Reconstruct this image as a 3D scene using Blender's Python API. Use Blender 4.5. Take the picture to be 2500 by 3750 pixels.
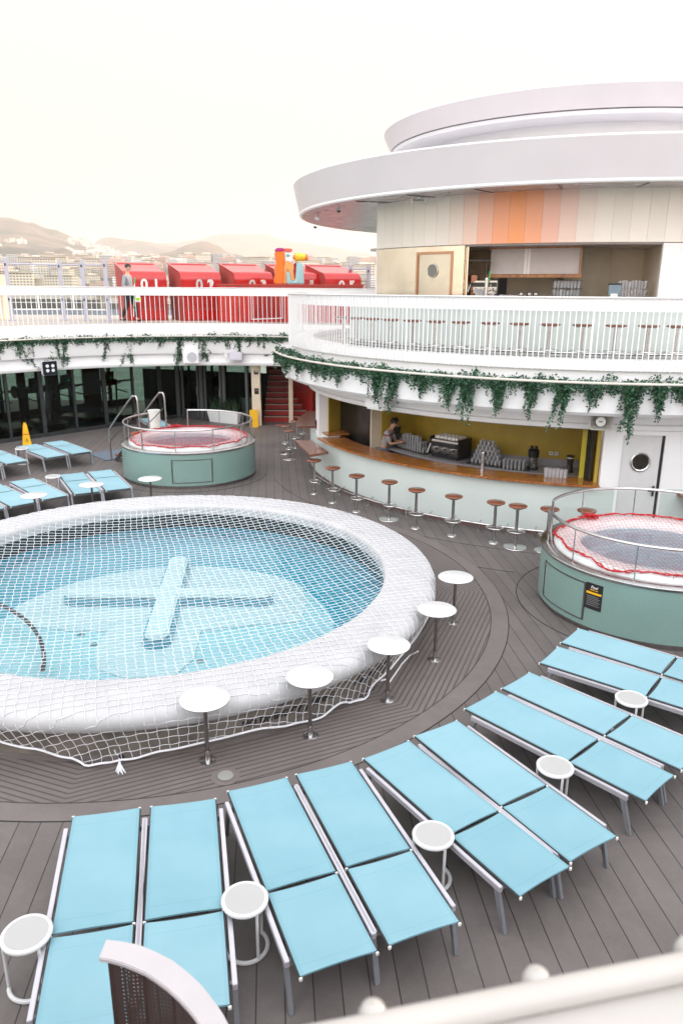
import bpy, bmesh, math, random
from math import sin, cos, pi, radians, atan2, sqrt, hypot
from mathutils import Vector, Matrix, noise
random.seed(7)
for o in list(bpy.data.objects): bpy.data.objects.remove(o)
sc = bpy.context.scene
col = sc.collection

# ---------------------------------------------------------------- camera
EYE = Vector((0, 0, 4.60)); FPX = 2740.4; PITCH = 0.28866; ROLL = 0.006775
fw = Vector((0, cos(PITCH), -sin(PITCH))); up0 = Vector((0, sin(PITCH), cos(PITCH))); rt0 = Vector((1, 0, 0))
rt = rt0 * cos(ROLL) + up0 * sin(ROLL); upv = -rt0 * sin(ROLL) + up0 * cos(ROLL)
cd = bpy.data.cameras.new('camera'); cam = bpy.data.objects.new('camera', cd); col.objects.link(cam)
cam.matrix_world = Matrix(((rt.x, upv.x, -fw.x, EYE.x), (rt.y, upv.y, -fw.y, EYE.y), (rt.z, upv.z, -fw.z, EYE.z), (0, 0, 0, 1)))
cd.sensor_fit = 'VERTICAL'; cd.sensor_height = 36; cd.sensor_width = 24; cd.lens = FPX / 3750 * 36
cd.clip_start = 0.05; cd.clip_end = 60000
cd.dof.use_dof = True; cd.dof.focus_distance = 9.5; cd.dof.aperture_fstop = 3.2
sc.camera = cam

# ---------------------------------------------------------------- sky and sun
SUN_EL, SUN_AZ = radians(13), radians(66)          # azimuth from +Y towards +X
w = bpy.data.worlds.new('World'); sc.world = w; w.use_nodes = True
nt = w.node_tree; bg = nt.nodes['Background']
sky = nt.nodes.new('ShaderNodeTexSky'); sky.sky_type = 'NISHITA'; sky.sun_disc = False
sky.sun_elevation = SUN_EL; sky.sun_rotation = SUN_AZ; sky.dust_density = 3.0; sky.air_density = 1.2
tc = nt.nodes.new('ShaderNodeTexCoord'); sep = nt.nodes.new('ShaderNodeSeparateXYZ')
nt.links.new(tc.outputs['Generated'], sep.inputs[0])
rmp = nt.nodes.new('ShaderNodeValToRGB'); rmp.color_ramp.interpolation = 'EASE'
cr = rmp.color_ramp; cr.elements[0].position = 0.0; cr.elements[0].color = (1.0, .80, .62, 1)
cr.elements[1].position = 0.75; cr.elements[1].color = (.95, .965, 1.0, 1)
e = cr.elements.new(0.10); e.color = (1.0, .92, .835, 1)
e = cr.elements.new(0.28); e.color = (1.0, .978, .985, 1)
nt.links.new(sep.outputs['Z'], rmp.inputs[0])
vm = nt.nodes.new('ShaderNodeVectorMath'); vm.operation = 'SCALE'; 
st_r = nt.nodes.new('ShaderNodeValToRGB'); st_r.color_ramp.interpolation = 'EASE'      # brightness by height: thin haze overhead glows most
se = st_r.color_ramp.elements; se[0].position = .24; se[0].color = (.38, .38, .38, 1); se[1].position = .62; se[1].color = (.60, .60, .60, 1)
nt.links.new(sep.outputs['Z'], st_r.inputs[0])
ml = nt.nodes.new('ShaderNodeMath'); ml.operation = 'MULTIPLY'; ml.inputs[1].default_value = 23.0; nt.links.new(st_r.outputs[0], ml.inputs[0])
mr = nt.nodes.new('ShaderNodeMapRange'); mr.inputs['From Min'].default_value = .4; mr.inputs['From Max'].default_value = -.6; mr.inputs['To Min'].default_value = 1.0; mr.inputs['To Max'].default_value = 2.5
nt.links.new(sep.outputs['Y'], mr.inputs[0])
m2 = nt.nodes.new('ShaderNodeMath'); m2.operation = 'MULTIPLY'; nt.links.new(ml.outputs[0], m2.inputs[0]); nt.links.new(mr.outputs[0], m2.inputs[1])
nt.links.new(m2.outputs[0], vm.inputs['Scale'])
nt.links.new(rmp.outputs[0], vm.inputs[0])
mx = nt.nodes.new('ShaderNodeMix'); mx.data_type = 'RGBA'; mx.inputs[0].default_value = 0.94
nt.links.new(sky.outputs[0], mx.inputs[6]); nt.links.new(vm.outputs[0], mx.inputs[7])
nt.links.new(mx.outputs[2], bg.inputs[0]); bg.inputs[1].default_value = 0.10
sd = bpy.data.lights.new('sun', 'SUN'); sd.energy = 4.5; sd.angle = radians(1.5); sd.color = (1.0, .80, .60)
sun = bpy.data.objects.new('sun', sd); col.objects.link(sun)
sdir = Vector((sin(SUN_AZ) * cos(SUN_EL), cos(SUN_AZ) * cos(SUN_EL), sin(SUN_EL)))
sun.rotation_euler = sdir.to_track_quat('Z', 'Y').to_euler()
sc.view_settings.view_transform = 'Standard'; sc.view_settings.look = 'None'
sc.view_settings.exposure = 0.10; sc.view_settings.gamma = 1.0
sc.cycles.max_bounces = 8; sc.cycles.transparent_max_bounces = 16; sc.cycles.volume_bounces = 1

# ---------------------------------------------------------------- helpers
def V(*a): return Vector(a)
def at(px, py, z):
    "ground-plane point seen at photograph pixel px,py on the level z"
    d = rt * ((px - 1250) / FPX) - upv * ((py - 1875) / FPX) + fw
    return EYE + d * ((z - EYE.z) / d.z)
def atY(px, py, y):
    "point on the sight line of photograph pixel px,py at world distance y"
    d = rt * ((px - 1250) / FPX) - upv * ((py - 1875) / FPX) + fw
    return EYE + d * (y / d.y)
class MB:
    def __init__(s): s.v = []; s.f = []; s.uv = None
    def add(s, vs, fs):
        n = len(s.v); s.v += [tuple(v) for v in vs]; s.f += [tuple(i + n for i in f) for f in fs]; return s
    def box(s, c, d, rz=0, rx=0, ry=0):
        c = Vector(c); hx, hy, hz = d[0] / 2, d[1] / 2, d[2] / 2
        M = Matrix.Rotation(rz, 3, 'Z') @ Matrix.Rotation(ry, 3, 'Y') @ Matrix.Rotation(rx, 3, 'X')
        vs = [c + M @ Vector((x * hx, y * hy, z * hz)) for x in (-1, 1) for y in (-1, 1) for z in (-1, 1)]
        return s.add(vs, [(0, 1, 3, 2), (4, 6, 7, 5), (0, 4, 5, 1), (2, 3, 7, 6), (0, 2, 6, 4), (1, 5, 7, 3)])
    def tube(s, pts, r, seg=8, closed=False, cap=True, r1=None):
        pts = [Vector(p) for p in pts]; n = len(pts); vs = []; fs = []; pn = None
        for i, p in enumerate(pts):
            if closed: t = pts[(i + 1) % n] - pts[i - 1]
            else: t = pts[min(i + 1, n - 1)] - pts[max(i - 1, 0)]
            if t.length < 1e-9: t = Vector((0, 0, 1))
            t.normalize()
            if pn is None:
                a = Vector((0, 0, 1)) if abs(t.z) < .9 else Vector((1, 0, 0)); pn = t.cross(a).normalized()
            else:
                pn = (pn - t * pn.dot(t)); pn = pn.normalized() if pn.length > 1e-6 else t.orthogonal().normalized()
            b = t.cross(pn); rr = r if r1 is None else r + (r1 - r) * i / max(1, n - 1)
            for k in range(seg):
                a = 2 * pi * k / seg; vs.append(p + pn * (cos(a) * rr) + b * (sin(a) * rr))
        m = n if closed else n - 1
        for i in range(m):
            j = (i + 1) % n
            for k in range(seg):
                l = (k + 1) % seg; fs.append((i * seg + k, i * seg + l, j * seg + l, j * seg + k))
        if cap and not closed:
            fs.append(tuple(range(seg - 1, -1, -1))); fs.append(tuple((n - 1) * seg + k for k in range(seg)))
        return s.add(vs, fs)
    def lathe(s, prof, c=(0, 0, 0), seg=48, a0=0, a1=2 * pi):
        "prof: list of (r, z)"
        full = abs(a1 - a0 - 2 * pi) < 1e-6; n = seg if full else seg + 1; vs = []; fs = []; P = len(prof)
        for i in range(n):
            a = a0 + (a1 - a0) * i / seg
            for r, z in prof: vs.append((c[0] + r * cos(a), c[1] + r * sin(a), c[2] + z))
        for i in range(seg):
            j = (i + 1) % n
            for k in range(P - 1): fs.append((i * P + k, j * P + k, j * P + k + 1, i * P + k + 1))
        return s.add(vs, fs)
    def arcbox(s, c, r0, r1, z0, z1, a0, a1, seg=48):
        "closed prism between radii r0<r1 over an arc"
        vs = []; fs = []
        for i in range(seg + 1):
            a = a0 + (a1 - a0) * i / seg
            for r, z in ((r0, z0), (r1, z0), (r1, z1), (r0, z1)): vs.append((c[0] + r * cos(a), c[1] + r * sin(a), z))
        for i in range(seg):
            for k in range(4):
                l = (k + 1) % 4; fs.append((i * 4 + k, i * 4 + l, i * 4 + 4 + l, i * 4 + 4 + k))
        fs.append((3, 2, 1, 0)); n = seg * 4; fs.append((n, n + 1, n + 2, n + 3))
        return s.add(vs, fs)
    def cyl(s, c, r, h, seg=24, r2=None):
        r2 = r if r2 is None else r2; x, y, z = c
        vs = [(x + r * cos(2 * pi * k / seg), y + r * sin(2 * pi * k / seg), z) for k in range(seg)] + \
             [(x + r2 * cos(2 * pi * k / seg), y + r2 * sin(2 * pi * k / seg), z + h) for k in range(seg)]
        fs = [(k, (k + 1) % seg, seg + (k + 1) % seg, seg + k) for k in range(seg)]
        fs.append(tuple(range(seg - 1, -1, -1))); fs.append(tuple(seg + k for k in range(seg)))
        return s.add(vs, fs)
    def prism(s, poly, z0, z1):
        n = len(poly); vs = [(p[0], p[1], z0) for p in poly] + [(p[0], p[1], z1) for p in poly]
        fs = [(k, (k + 1) % n, n + (k + 1) % n, n + k) for k in range(n)]
        fs.append(tuple(range(n - 1, -1, -1))); fs.append(tuple(n + k for k in range(n)))
        return s.add(vs, fs)
    def sphere(s, c, r, seg=16, rings=10, sc_=(1, 1, 1)):
        vs = []; fs = []
        for i in range(rings + 1):
            t = pi * i / rings
            for k in range(seg):
                a = 2 * pi * k / seg; vs.append((c[0] + r * sc_[0] * sin(t) * cos(a), c[1] + r * sc_[1] * sin(t) * sin(a), c[2] + r * sc_[2] * cos(t)))
        for i in range(rings):
            for k in range(seg):
                l = (k + 1) % seg; fs.append((i * seg + k, (i + 1) * seg + k, (i + 1) * seg + l, i * seg + l))
        return s.add(vs, fs)
    def mesh(s, name, m, bevel=0, smooth=True, ang=35):
        me = bpy.data.meshes.new(name); me.from_pydata(s.v, [], s.f); me.validate()
        bm = bmesh.new(); bm.from_mesh(me)
        bmesh.ops.remove_doubles(bm, verts=bm.verts, dist=1e-6)
        bmesh.ops.recalc_face_normals(bm, faces=bm.faces)
        if bevel:
            ed = [e for e in bm.edges if len(e.link_faces) == 2 and e.calc_face_angle(0) > radians(40)]
            bmesh.ops.bevel(bm, geom=ed, offset=bevel, segments=2, affect='EDGES', clamp_overlap=True)
        bm.to_mesh(me); bm.free()
        if smooth:
            me.polygons.foreach_set('use_smooth', [True] * len(me.polygons)); me.set_sharp_from_angle(angle=radians(ang))
        me.materials.append(m); return me
    def build(s, name, m, parent=None, bevel=0, smooth=True, ang=35):
        o = bpy.data.objects.new(name, s.mesh(name, m, bevel, smooth, ang)); col.objects.link(o)
        if parent: o.parent = parent
        return o
def tag(o, label=None, cat=None, group=None, kind=None):
    if label: o['label'] = label
    if cat: o['category'] = cat
    if group: o['group'] = group
    if kind: o['kind'] = kind
    return o
def empty(name, loc, label=None, cat=None, group=None, rz=0):
    o = bpy.data.objects.new(name, None); o.empty_display_size = .1; col.objects.link(o)
    o.location = loc; o.rotation_euler = (0, 0, rz); return tag(o, label, cat, group)
def copy_tree(o, parent=None):
    c = o.copy(); col.objects.link(c)
    if parent: c.parent = parent
    for ch in list(o.children): copy_tree(ch, c)
    return c
def uniq(proto, first, loc, rz, label, group=None):
    o = proto if first else copy_tree(proto)
    o.location = loc; o.rotation_euler = (0, 0, rz); o['label'] = label
    if group: o['group'] = group
    return o
ORD = ['first', 'second', 'third', 'fourth', 'fifth', 'sixth', 'seventh', 'eighth', 'ninth', 'tenth', 'eleventh', 'twelfth',
       'thirteenth', 'fourteenth', 'fifteenth', 'sixteenth', 'seventeenth', 'eighteenth', 'nineteenth', 'twentieth']

# ---------------------------------------------------------------- materials
def mat(name, c, rough=.5, metal=0, var=.06, vs=6.0, bump=0, bs=60, spec=.5, coat=0, rvar=0):
    m = bpy.data.materials.new(name); m.use_nodes = True; n = m.node_tree; b = n.nodes['Principled BSDF']
    b.inputs['Base Color'].default_value = (*c, 1); b.inputs['Roughness'].default_value = rough
    b.inputs['Metallic'].default_value = metal; b.inputs['Specular IOR Level'].default_value = spec
    b.inputs['Coat Weight'].default_value = coat
    g = n.nodes.new('ShaderNodeTexCoord')
    if var:
        t = n.nodes.new('ShaderNodeTexNoise'); t.inputs['Scale'].default_value = vs; t.inputs['Detail'].default_value = 5
        n.links.new(g.outputs['Object'], t.inputs[0])
        x = n.nodes.new('ShaderNodeMapRange'); x.inputs['To Min'].default_value = 1 - var * 1.6; x.inputs['To Max'].default_value = 1 + var * 1.6
        x.inputs['From Min'].default_value = .2; x.inputs['From Max'].default_value = .8
        n.links.new(t.outputs[0], x.inputs[0])
        v = n.nodes.new('ShaderNodeVectorMath'); v.operation = 'SCALE'; v.inputs[0].default_value = c
        n.links.new(x.outputs[0], v.inputs['Scale']); n.links.new(v.outputs[0], b.inputs['Base Color'])
        if rvar:
            y = n.nodes.new('ShaderNodeMapRange'); y.inputs['To Min'].default_value = max(0, rough - rvar); y.inputs['To Max'].default_value = rough + rvar
            n.links.new(t.outputs[0], y.inputs[0]); n.links.new(y.outputs[0], b.inputs['Roughness'])
    if bump:
        t2 = n.nodes.new('ShaderNodeTexNoise'); t2.inputs['Scale'].default_value = bs; t2.inputs['Detail'].default_value = 4
        n.links.new(g.outputs['Object'], t2.inputs[0]); bp = n.nodes.new('ShaderNodeBump')
        bp.inputs['Strength'].default_value = bump; bp.inputs['Distance'].default_value = .02
        n.links.new(t2.outputs[0], bp.inputs['Height']); n.links.new(bp.outputs[0], b.inputs['Normal'])
    return m
def M_(n, op, a, b=None, c=None):
    x = n.nodes.new('ShaderNodeMath'); x.operation = op
    for i, v in enumerate((a, b, c)):
        if v is None: continue
        if isinstance(v, (int, float)): x.inputs[i].default_value = v
        else: n.links.new(v, x.inputs[i])
    return x.outputs[0]
def mixc(n, f, a, b):
    x = n.nodes.new('ShaderNodeMix'); x.data_type = 'RGBA'
    for i, v in ((0, f), (6, a), (7, b)):
        if isinstance(v, (int, float)): x.inputs[i].default_value = v
        elif isinstance(v, tuple): x.inputs[i].default_value = (*v, 1)
        else: n.links.new(v, x.inputs[i])
    return x.outputs[2]
WHITE = mat('white_paint', (.85, .85, .86), .35, var=.03, vs=1.5)
WHITEM = mat('white_moulding', (.70, .705, .715), .3, var=.05, vs=6)
COPING = mat('pool_rim_plaster', (.48, .48, .49), .45, var=.07, vs=3, bump=.10, bs=9)
ROOFP = mat('roof_fascia_paint', (.63, .60, .625), .32, var=.03, vs=.8)
ROOF2 = mat('roof_lip_paint', (.74, .74, .77), .35, var=.03, vs=1)
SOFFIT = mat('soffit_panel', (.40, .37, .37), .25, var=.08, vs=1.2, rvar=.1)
PALEG = mat('pale_green_wall', (.60, .665, .645), .3, var=.04, vs=1.2)
STEEL = mat('stainless_steel', (.56, .55, .55), .22, 1, var=.08, vs=8, rvar=.08)
STEELD = mat('brushed_steel_pole', (.30, .28, .27), .3, 1, var=.1, vs=10)
BRASS = mat('warm_brushed_steel_wall', (.72, .64, .54), .16, 1, var=.10, vs=1.3, rvar=.06, bump=.25, bs=1.6)
BLACK = mat('black_plastic', (.02, .02, .022), .35, var=.1)
DARKM = mat('dark_metal', (.05, .055, .06), .35, .3, var=.1)
LRAIL = mat('lounger_aluminium', (.60, .59, .64), .38, .5, var=.05)
LLEG = mat('lounger_leg_shaded', (.30, .315, .345), .4, .5, var=.08)  # legs and crossbars: frame metal darkened to stand for the shade on them
FABRIC = None
RED = mat('red_lacquer', (.46, .012, .012), .22, var=.08, vs=3, coat=.3)
REDW = mat('red_wall_paint', (.36, .018, .015), .4, var=.1, vs=3)
REDMESH = mat('red_woven_mesh', (.36, .05, .04), .6, var=.3, vs=22)
YELLOW = mat('mustard_wall', (.46, .325, .045), .5, var=.08, vs=3)
BEIGE = mat('beige_wall', (.84, .74, .60), .4, var=.06, vs=1.5)
CREAM = mat('cream_post', (.72, .62, .48), .45, var=.05)
FRIDGE = mat('dark_steel_fridge', (.09, .085, .08), .28, .8, var=.25, vs=2)
GREYC = mat('grey_worktop', (.34, .33, .36), .3, var=.06, vs=5)
RUBBER = mat('black_rubber', (.015, .015, .015), .6)
NET = mat('white_net_cord', (.80, .80, .84), .6, var=.08, vs=20)
REDNET = mat('red_net_cord', (.50, .012, .02), .6, var=.2, vs=30)
ORANGE = mat('orange_gloss', (.90, .19, .02), .25, var=.04, coat=.3)
PEACH = mat('light_orange_gloss', (.90, .38, .12), .25, var=.04, coat=.3)
MAGENTA = mat('magenta_gloss', (.45, .02, .20), .25, var=.05, coat=.3)
CORAL = mat('coral_gloss', (.80, .13, .08), .25, coat=.3)
TEAL = mat('pale_teal_gloss', (.36, .60, .62), .25, coat=.3)
YEL = mat('bright_yellow_gloss', (.90, .55, .03), .3, coat=.2)
SIGNY = mat('sign_yellow', (.85, .48, .01), .45)
GREENG = mat('green_plastic', (.02, .35, .12), .4)
LIME = mat('lime_label', (.35, .65, .02), .4)
SKIN = mat('skin', (.55, .32, .22), .5, var=.05)
HAIR = mat('black_hair', (.012, .01, .009), .5)
SHIRT = mat('grey_work_shirt', (.30, .315, .35), .8, var=.08)
TROUS = mat('black_trousers', (.012, .012, .014), .8)
JEANS = mat('grey_blue_trousers', (.25, .29, .36), .8, var=.12)
CUPW = mat('white_ceramic', (.8, .79, .76), .25)
BOTTLER = mat('dark_red_glass', (.10, .005, .01), .1)
def wood(name, c1, c2, sx=1.0, rough=.25):
    m = bpy.data.materials.new(name); m.use_nodes = True; n = m.node_tree; b = n.nodes['Principled BSDF']
    g = n.nodes.new('ShaderNodeTexCoord'); mp = n.nodes.new('ShaderNodeMapping'); mp.inputs['Scale'].default_value = (sx * 2, sx * 14, sx * 2)
    n.links.new(g.outputs['Object'], mp.inputs[0]); t = n.nodes.new('ShaderNodeTexNoise'); t.inputs['Scale'].default_value = 2.5; t.inputs['Detail'].default_value = 6
    n.links.new(mp.outputs[0], t.inputs[0]); r = n.nodes.new('ShaderNodeMapRange'); r.inputs['From Min'].default_value = .35; r.inputs['From Max'].default_value = .65
    n.links.new(t.outputs[0], r.inputs[0]); n.links.new(mixc(n, r.outputs[0], c1, c2), b.inputs['Base Color'])
    b.inputs['Roughness'].default_value = rough; b.inputs['Coat Weight'].default_value = .4; b.inputs['Coat Roughness'].default_value = .12
    return m
TEAK = wood('varnished_teak', (.22, .065, .018), (.42, .17, .045))
TEAKD = wood('dark_teak_seat', (.13, .040, .022), (.30, .11, .055), 3)
def fabric():
    m = bpy.data.materials.new('turquoise_sling_fabric'); m.use_nodes = True; n = m.node_tree; b = n.nodes['Principled BSDF']
    g = n.nodes.new('ShaderNodeTexCoord'); t = n.nodes.new('ShaderNodeTexNoise'); t.inputs['Scale'].default_value = 2.2; t.inputs['Detail'].default_value = 3
    n.links.new(g.outputs['Object'], t.inputs[0])
    t2 = n.nodes.new('ShaderNodeTexNoise'); t2.inputs['Scale'].default_value = 260; n.links.new(g.outputs['Object'], t2.inputs[0])
    oi = n.nodes.new('ShaderNodeObjectInfo')
    f = M_(n, 'ADD', M_(n, 'MULTIPLY', t.outputs[0], .95), M_(n, 'MULTIPLY', M_(n, 'SUBTRACT', t2.outputs[0], .5), .6))
    f = M_(n, 'ADD', f, M_(n, 'MULTIPLY', oi.outputs['Random'], .40))
    sx = n.nodes.new('ShaderNodeSeparateXYZ'); n.links.new(g.outputs['Object'], sx.inputs[0])
    hem = M_(n, 'GREATER_THAN', M_(n, 'ABSOLUTE', sx.outputs['X']), .243); yy = sx.outputs['Y']
    for y0 in (.115, 1.10, 1.345, 1.90): hem = M_(n, 'MAXIMUM', hem, M_(n, 'LESS_THAN', M_(n, 'ABSOLUTE', M_(n, 'SUBTRACT', yy, y0)), .004))
    f = M_(n, 'SUBTRACT', f, M_(n, 'MULTIPLY', hem, .28))
    n.links.new(mixc(n, f, (.150, .330, .400), (.235, .425, .495)), b.inputs['Base Color'])
    b.inputs['Roughness'].default_value = .75; b.inputs['Sheen Weight'].default_value = .15; bp = n.nodes.new('ShaderNodeBump'); bp.inputs['Strength'].default_value = .25; bp.inputs['Distance'].default_value = .003
    n.links.new(t2.outputs[0], bp.inputs['Height']); n.links.new(bp.outputs[0], b.inputs['Normal']); return m
FABRIC = fabric()
def glass(name, tint=(.9, .95, .95), rough=.02, fres=1.45, extra=0):
    m = bpy.data.materials.new(name); m.use_nodes = True; n = m.node_tree; n.nodes.remove(n.nodes['Principled BSDF'])
    out = n.nodes['Material Output']; tr = n.nodes.new('ShaderNodeBsdfTransparent'); tr.inputs[0].default_value = (*tint, 1)
    gl = n.nodes.new('ShaderNodeBsdfGlossy'); gl.inputs['Roughness'].default_value = rough
    fr = n.nodes.new('ShaderNodeFresnel'); fr.inputs[0].default_value = fres
    mx = n.nodes.new('ShaderNodeMixShader'); n.links.new(M_(n, 'MINIMUM', M_(n, 'ADD', fr.outputs[0], extra), 1.0), mx.inputs[0])
    n.links.new(tr.outputs[0], mx.inputs[1]); n.links.new(gl.outputs[0], mx.inputs[2]); n.links.new(mx.outputs[0], out.inputs[0])
    return m
GLASS = glass('clear_glass', (.93, .96, .955), fres=1.18)
SCREENG = glass('low_sheen_screen_glass', (.95, .975, .97), fres=1.015, extra=.035); GLASSD = glass('dark_tinted_glass', (.52, .60, .56), fres=1.33)
TUMBLER = glass('drinking_glass', (.92, .93, .95), .08, extra=.16)
_n = TUMBLER.node_tree; _m = [x for x in _n.nodes if x.type == 'MIX_SHADER'][0]; _d = _n.nodes.new('ShaderNodeBsdfDiffuse'); _d.inputs[0].default_value = (.8, .8, .82, 1)
_a = _n.nodes.new('ShaderNodeMixShader'); _a.inputs[0].default_value = .30; _n.links.new(_m.outputs[0], _a.inputs[1]); _n.links.new(_d.outputs[0], _a.inputs[2]); _n.links.new(_a.outputs[0], _n.nodes['Material Output'].inputs[0])
def water(name, tint, bumpscale=3.0, strength=.03, fres=1.33):
    m = glass(name, tint, .0, fres); n = m.node_tree
    g = n.nodes.new('ShaderNodeNewGeometry'); t = n.nodes.new('ShaderNodeTexNoise'); t.inputs['Scale'].default_value = bumpscale; t.inputs['Detail'].default_value = 3
    n.links.new(g.outputs['Position'], t.inputs[0]); b = n.nodes.new('ShaderNodeBump'); b.inputs['Strength'].default_value = strength; b.inputs['Distance'].default_value = .3
    n.links.new(t.outputs[0], b.inputs['Height'])
    for x in n.nodes:
        if x.type in ('BSDF_GLOSSY', 'FRESNEL'): n.links.new(b.outputs[0], x.inputs['Normal'])
    return m
def deckmat(name, mode):
    m = bpy.data.materials.new(name); m.use_nodes = True; n = m.node_tree; b = n.nodes['Principled BSDF']
    g = n.nodes.new('ShaderNodeNewGeometry'); s = n.nodes.new('ShaderNodeSeparateXYZ')
    if mode == 'plank':
        mp = n.nodes.new('ShaderNodeMapping'); mp.inputs['Rotation'].default_value = (0, 0, radians(-5.3)); n.links.new(g.outputs['Position'], mp.inputs[0]); n.links.new(mp.outputs[0], s.inputs[0])
        u = M_(n, 'DIVIDE', s.outputs['X'], .195); fr = M_(n, 'FRACT', u); idx = M_(n, 'FLOOR', u)
        line = M_(n, 'LESS_THAN', fr, .045)
    else:
        uv = n.nodes.new('ShaderNodeUVMap'); n.links.new(uv.outputs[0], s.inputs[0])
        u = M_(n, 'DIVIDE', s.outputs['X'], .068); fr = M_(n, 'FRACT', u); idx = M_(n, 'FLOOR', u)
        line = M_(n, 'LESS_THAN', fr, .30 if mode == 'stripe' else -1)
    wn = n.nodes.new('ShaderNodeTexWhiteNoise'); wn.noise_dimensions = '1D'; n.links.new(idx, wn.inputs['W'])
    t = n.nodes.new('ShaderNodeTexNoise'); t.inputs['Scale'].default_value = .9; t.inputs['Detail'].default_value = 7; t.inputs['Roughness'].default_value = .65
    n.links.new(g.outputs['Position'], t.inputs[0])
    t3 = n.nodes.new('ShaderNodeTexNoise'); t3.inputs['Scale'].default_value = 40; t3.inputs['Detail'].default_value = 2; n.links.new(g.outputs['Position'], t3.inputs[0])
    k = M_(n, 'ADD', M_(n, 'MULTIPLY', t.outputs[0], .75), M_(n, 'MULTIPLY', wn.outputs[0], .18 if mode == 'plank' else .08))
    k = M_(n, 'ADD', k, M_(n, 'MULTIPLY', t3.outputs[0], .2))
    t4 = n.nodes.new('ShaderNodeTexNoise'); t4.inputs['Scale'].default_value = 2.6; t4.inputs['Detail'].default_value = 8; t4.inputs['Roughness'].default_value = .7; t4.inputs['Distortion'].default_value = .6; n.links.new(g.outputs['Position'], t4.inputs[0])
    k = M_(n, 'ADD', k, M_(n, 'MULTIPLY', M_(n, 'SUBTRACT', t4.outputs[0], .5), .9))
    c = mixc(n, k, (.080, .069, .066) if mode == 'plank' else (.110, .094, .090), (.180, .158, .152) if mode == 'plank' else (.205, .179, .171))
    c = mixc(n, line, c, (.026, .023, .023) if mode == 'plank' else (.084, .070, .067))
    n.links.new(c, b.inputs['Base Color'])
    n.links.new(M_(n, 'ADD', M_(n, 'MULTIPLY', t.outputs[0], .35), .38), b.inputs['Roughness'])
    bp = n.nodes.new('ShaderNodeBump'); bp.inputs['Strength'].default_value = .5; bp.inputs['Distance'].default_value = .006
    n.links.new(M_(n, 'SUBTRACT', M_(n, 'MULTIPLY', t3.outputs[0], .3), line), bp.inputs['Height']); n.links.new(bp.outputs[0], b.inputs['Normal'])
    return m
DECK = deckmat('teak_grey_deck_boards', 'plank'); STRIPE = deckmat('grooved_deck_boards', 'stripe'); DPLAIN = deckmat('deck_border_board', 'plain')
def mosaic(name, c1, c2, size, gap=(.5, .6, .55), rough=.25, gapw=.1):
    m = bpy.data.materials.new(name); m.use_nodes = True; n = m.node_tree; b = n.nodes['Principled BSDF']
    uv = n.nodes.new('ShaderNodeUVMap'); s = n.nodes.new('ShaderNodeSeparateXYZ'); n.links.new(uv.outputs[0], s.inputs[0])
    u = M_(n, 'DIVIDE', s.outputs['X'], size); v = M_(n, 'DIVIDE', s.outputs['Y'], size)
    cb = n.nodes.new('ShaderNodeCombineXYZ'); n.links.new(M_(n, 'FLOOR', u), cb.inputs[0]); n.links.new(M_(n, 'FLOOR', v), cb.inputs[1])
    wn = n.nodes.new('ShaderNodeTexWhiteNoise'); n.links.new(cb.outputs[0], wn.inputs['Vector'])
    t = n.nodes.new('ShaderNodeTexNoise'); t.inputs['Scale'].default_value = 2; n.links.new(uv.outputs[0], t.inputs[0])
    k = M_(n, 'ADD', M_(n, 'MULTIPLY', wn.outputs[0], .5), M_(n, 'MULTIPLY', t.outputs[0], .5))
    gp = M_(n, 'MAXIMUM', M_(n, 'LESS_THAN', M_(n, 'FRACT', u), gapw), M_(n, 'LESS_THAN', M_(n, 'FRACT', v), gapw))
    n.links.new(mixc(n, gp, mixc(n, k, c1, c2), gap), b.inputs['Base Color']); b.inputs['Roughness'].default_value = rough
    return m
def uv_cyl(o, c, r):
    me = o.data; uv = me.uv_layers.new(name='UVMap'); 
    for p in me.polygons:
        cx = sum(me.vertices[i].co.x for i in p.vertices) / len(p.vertices) - c[0]; cy = sum(me.vertices[i].co.y for i in p.vertices) / len(p.vertices) - c[1]
        am = atan2(cy, cx)
        for li in p.loop_indices:
            q = me.vertices[me.loops[li].vertex_index].co; a = atan2(q.y - c[1], q.x - c[0])
            while a - am > pi: a -= 2 * pi
            while a - am < -pi: a += 2 * pi
            uv.data[li].uv = (a * r, q.z) if abs(p.normal.z) < .7 else (q.x, q.y)
TILE = mosaic('green_mosaic_tile', (.185, .300, .275), (.215, .335, .305), .022, (.24, .35, .32))
def text_obj(txt, size, m, name='lettering', extrude=.002, bold=0, shear=0):
    c = bpy.data.curves.new(name, 'FONT'); c.body = txt; c.size = size; c.extrude = extrude; c.offset = bold; c.shear = shear
    c.align_x = 'CENTER'; c.align_y = 'CENTER'
    o = bpy.data.objects.new(name, c); col.objects.link(o); dg = bpy.context.evaluated_depsgraph_get()
    me = bpy.data.meshes.new_from_object(o.evaluated_get(dg)); bpy.data.objects.remove(o)
    me.materials.clear(); me.materials.append(m); o = bpy.data.objects.new(name, me); col.objects.link(o); return o
def arcpt(c, r, a, z=0): return V(c[0] + r * cos(a), c[1] + r * sin(a), z)
def arc(c, r, a0, a1, z, n): return [arcpt(c, r, a0 + (a1 - a0) * i / n, z) for i in range(n + 1)]
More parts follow.
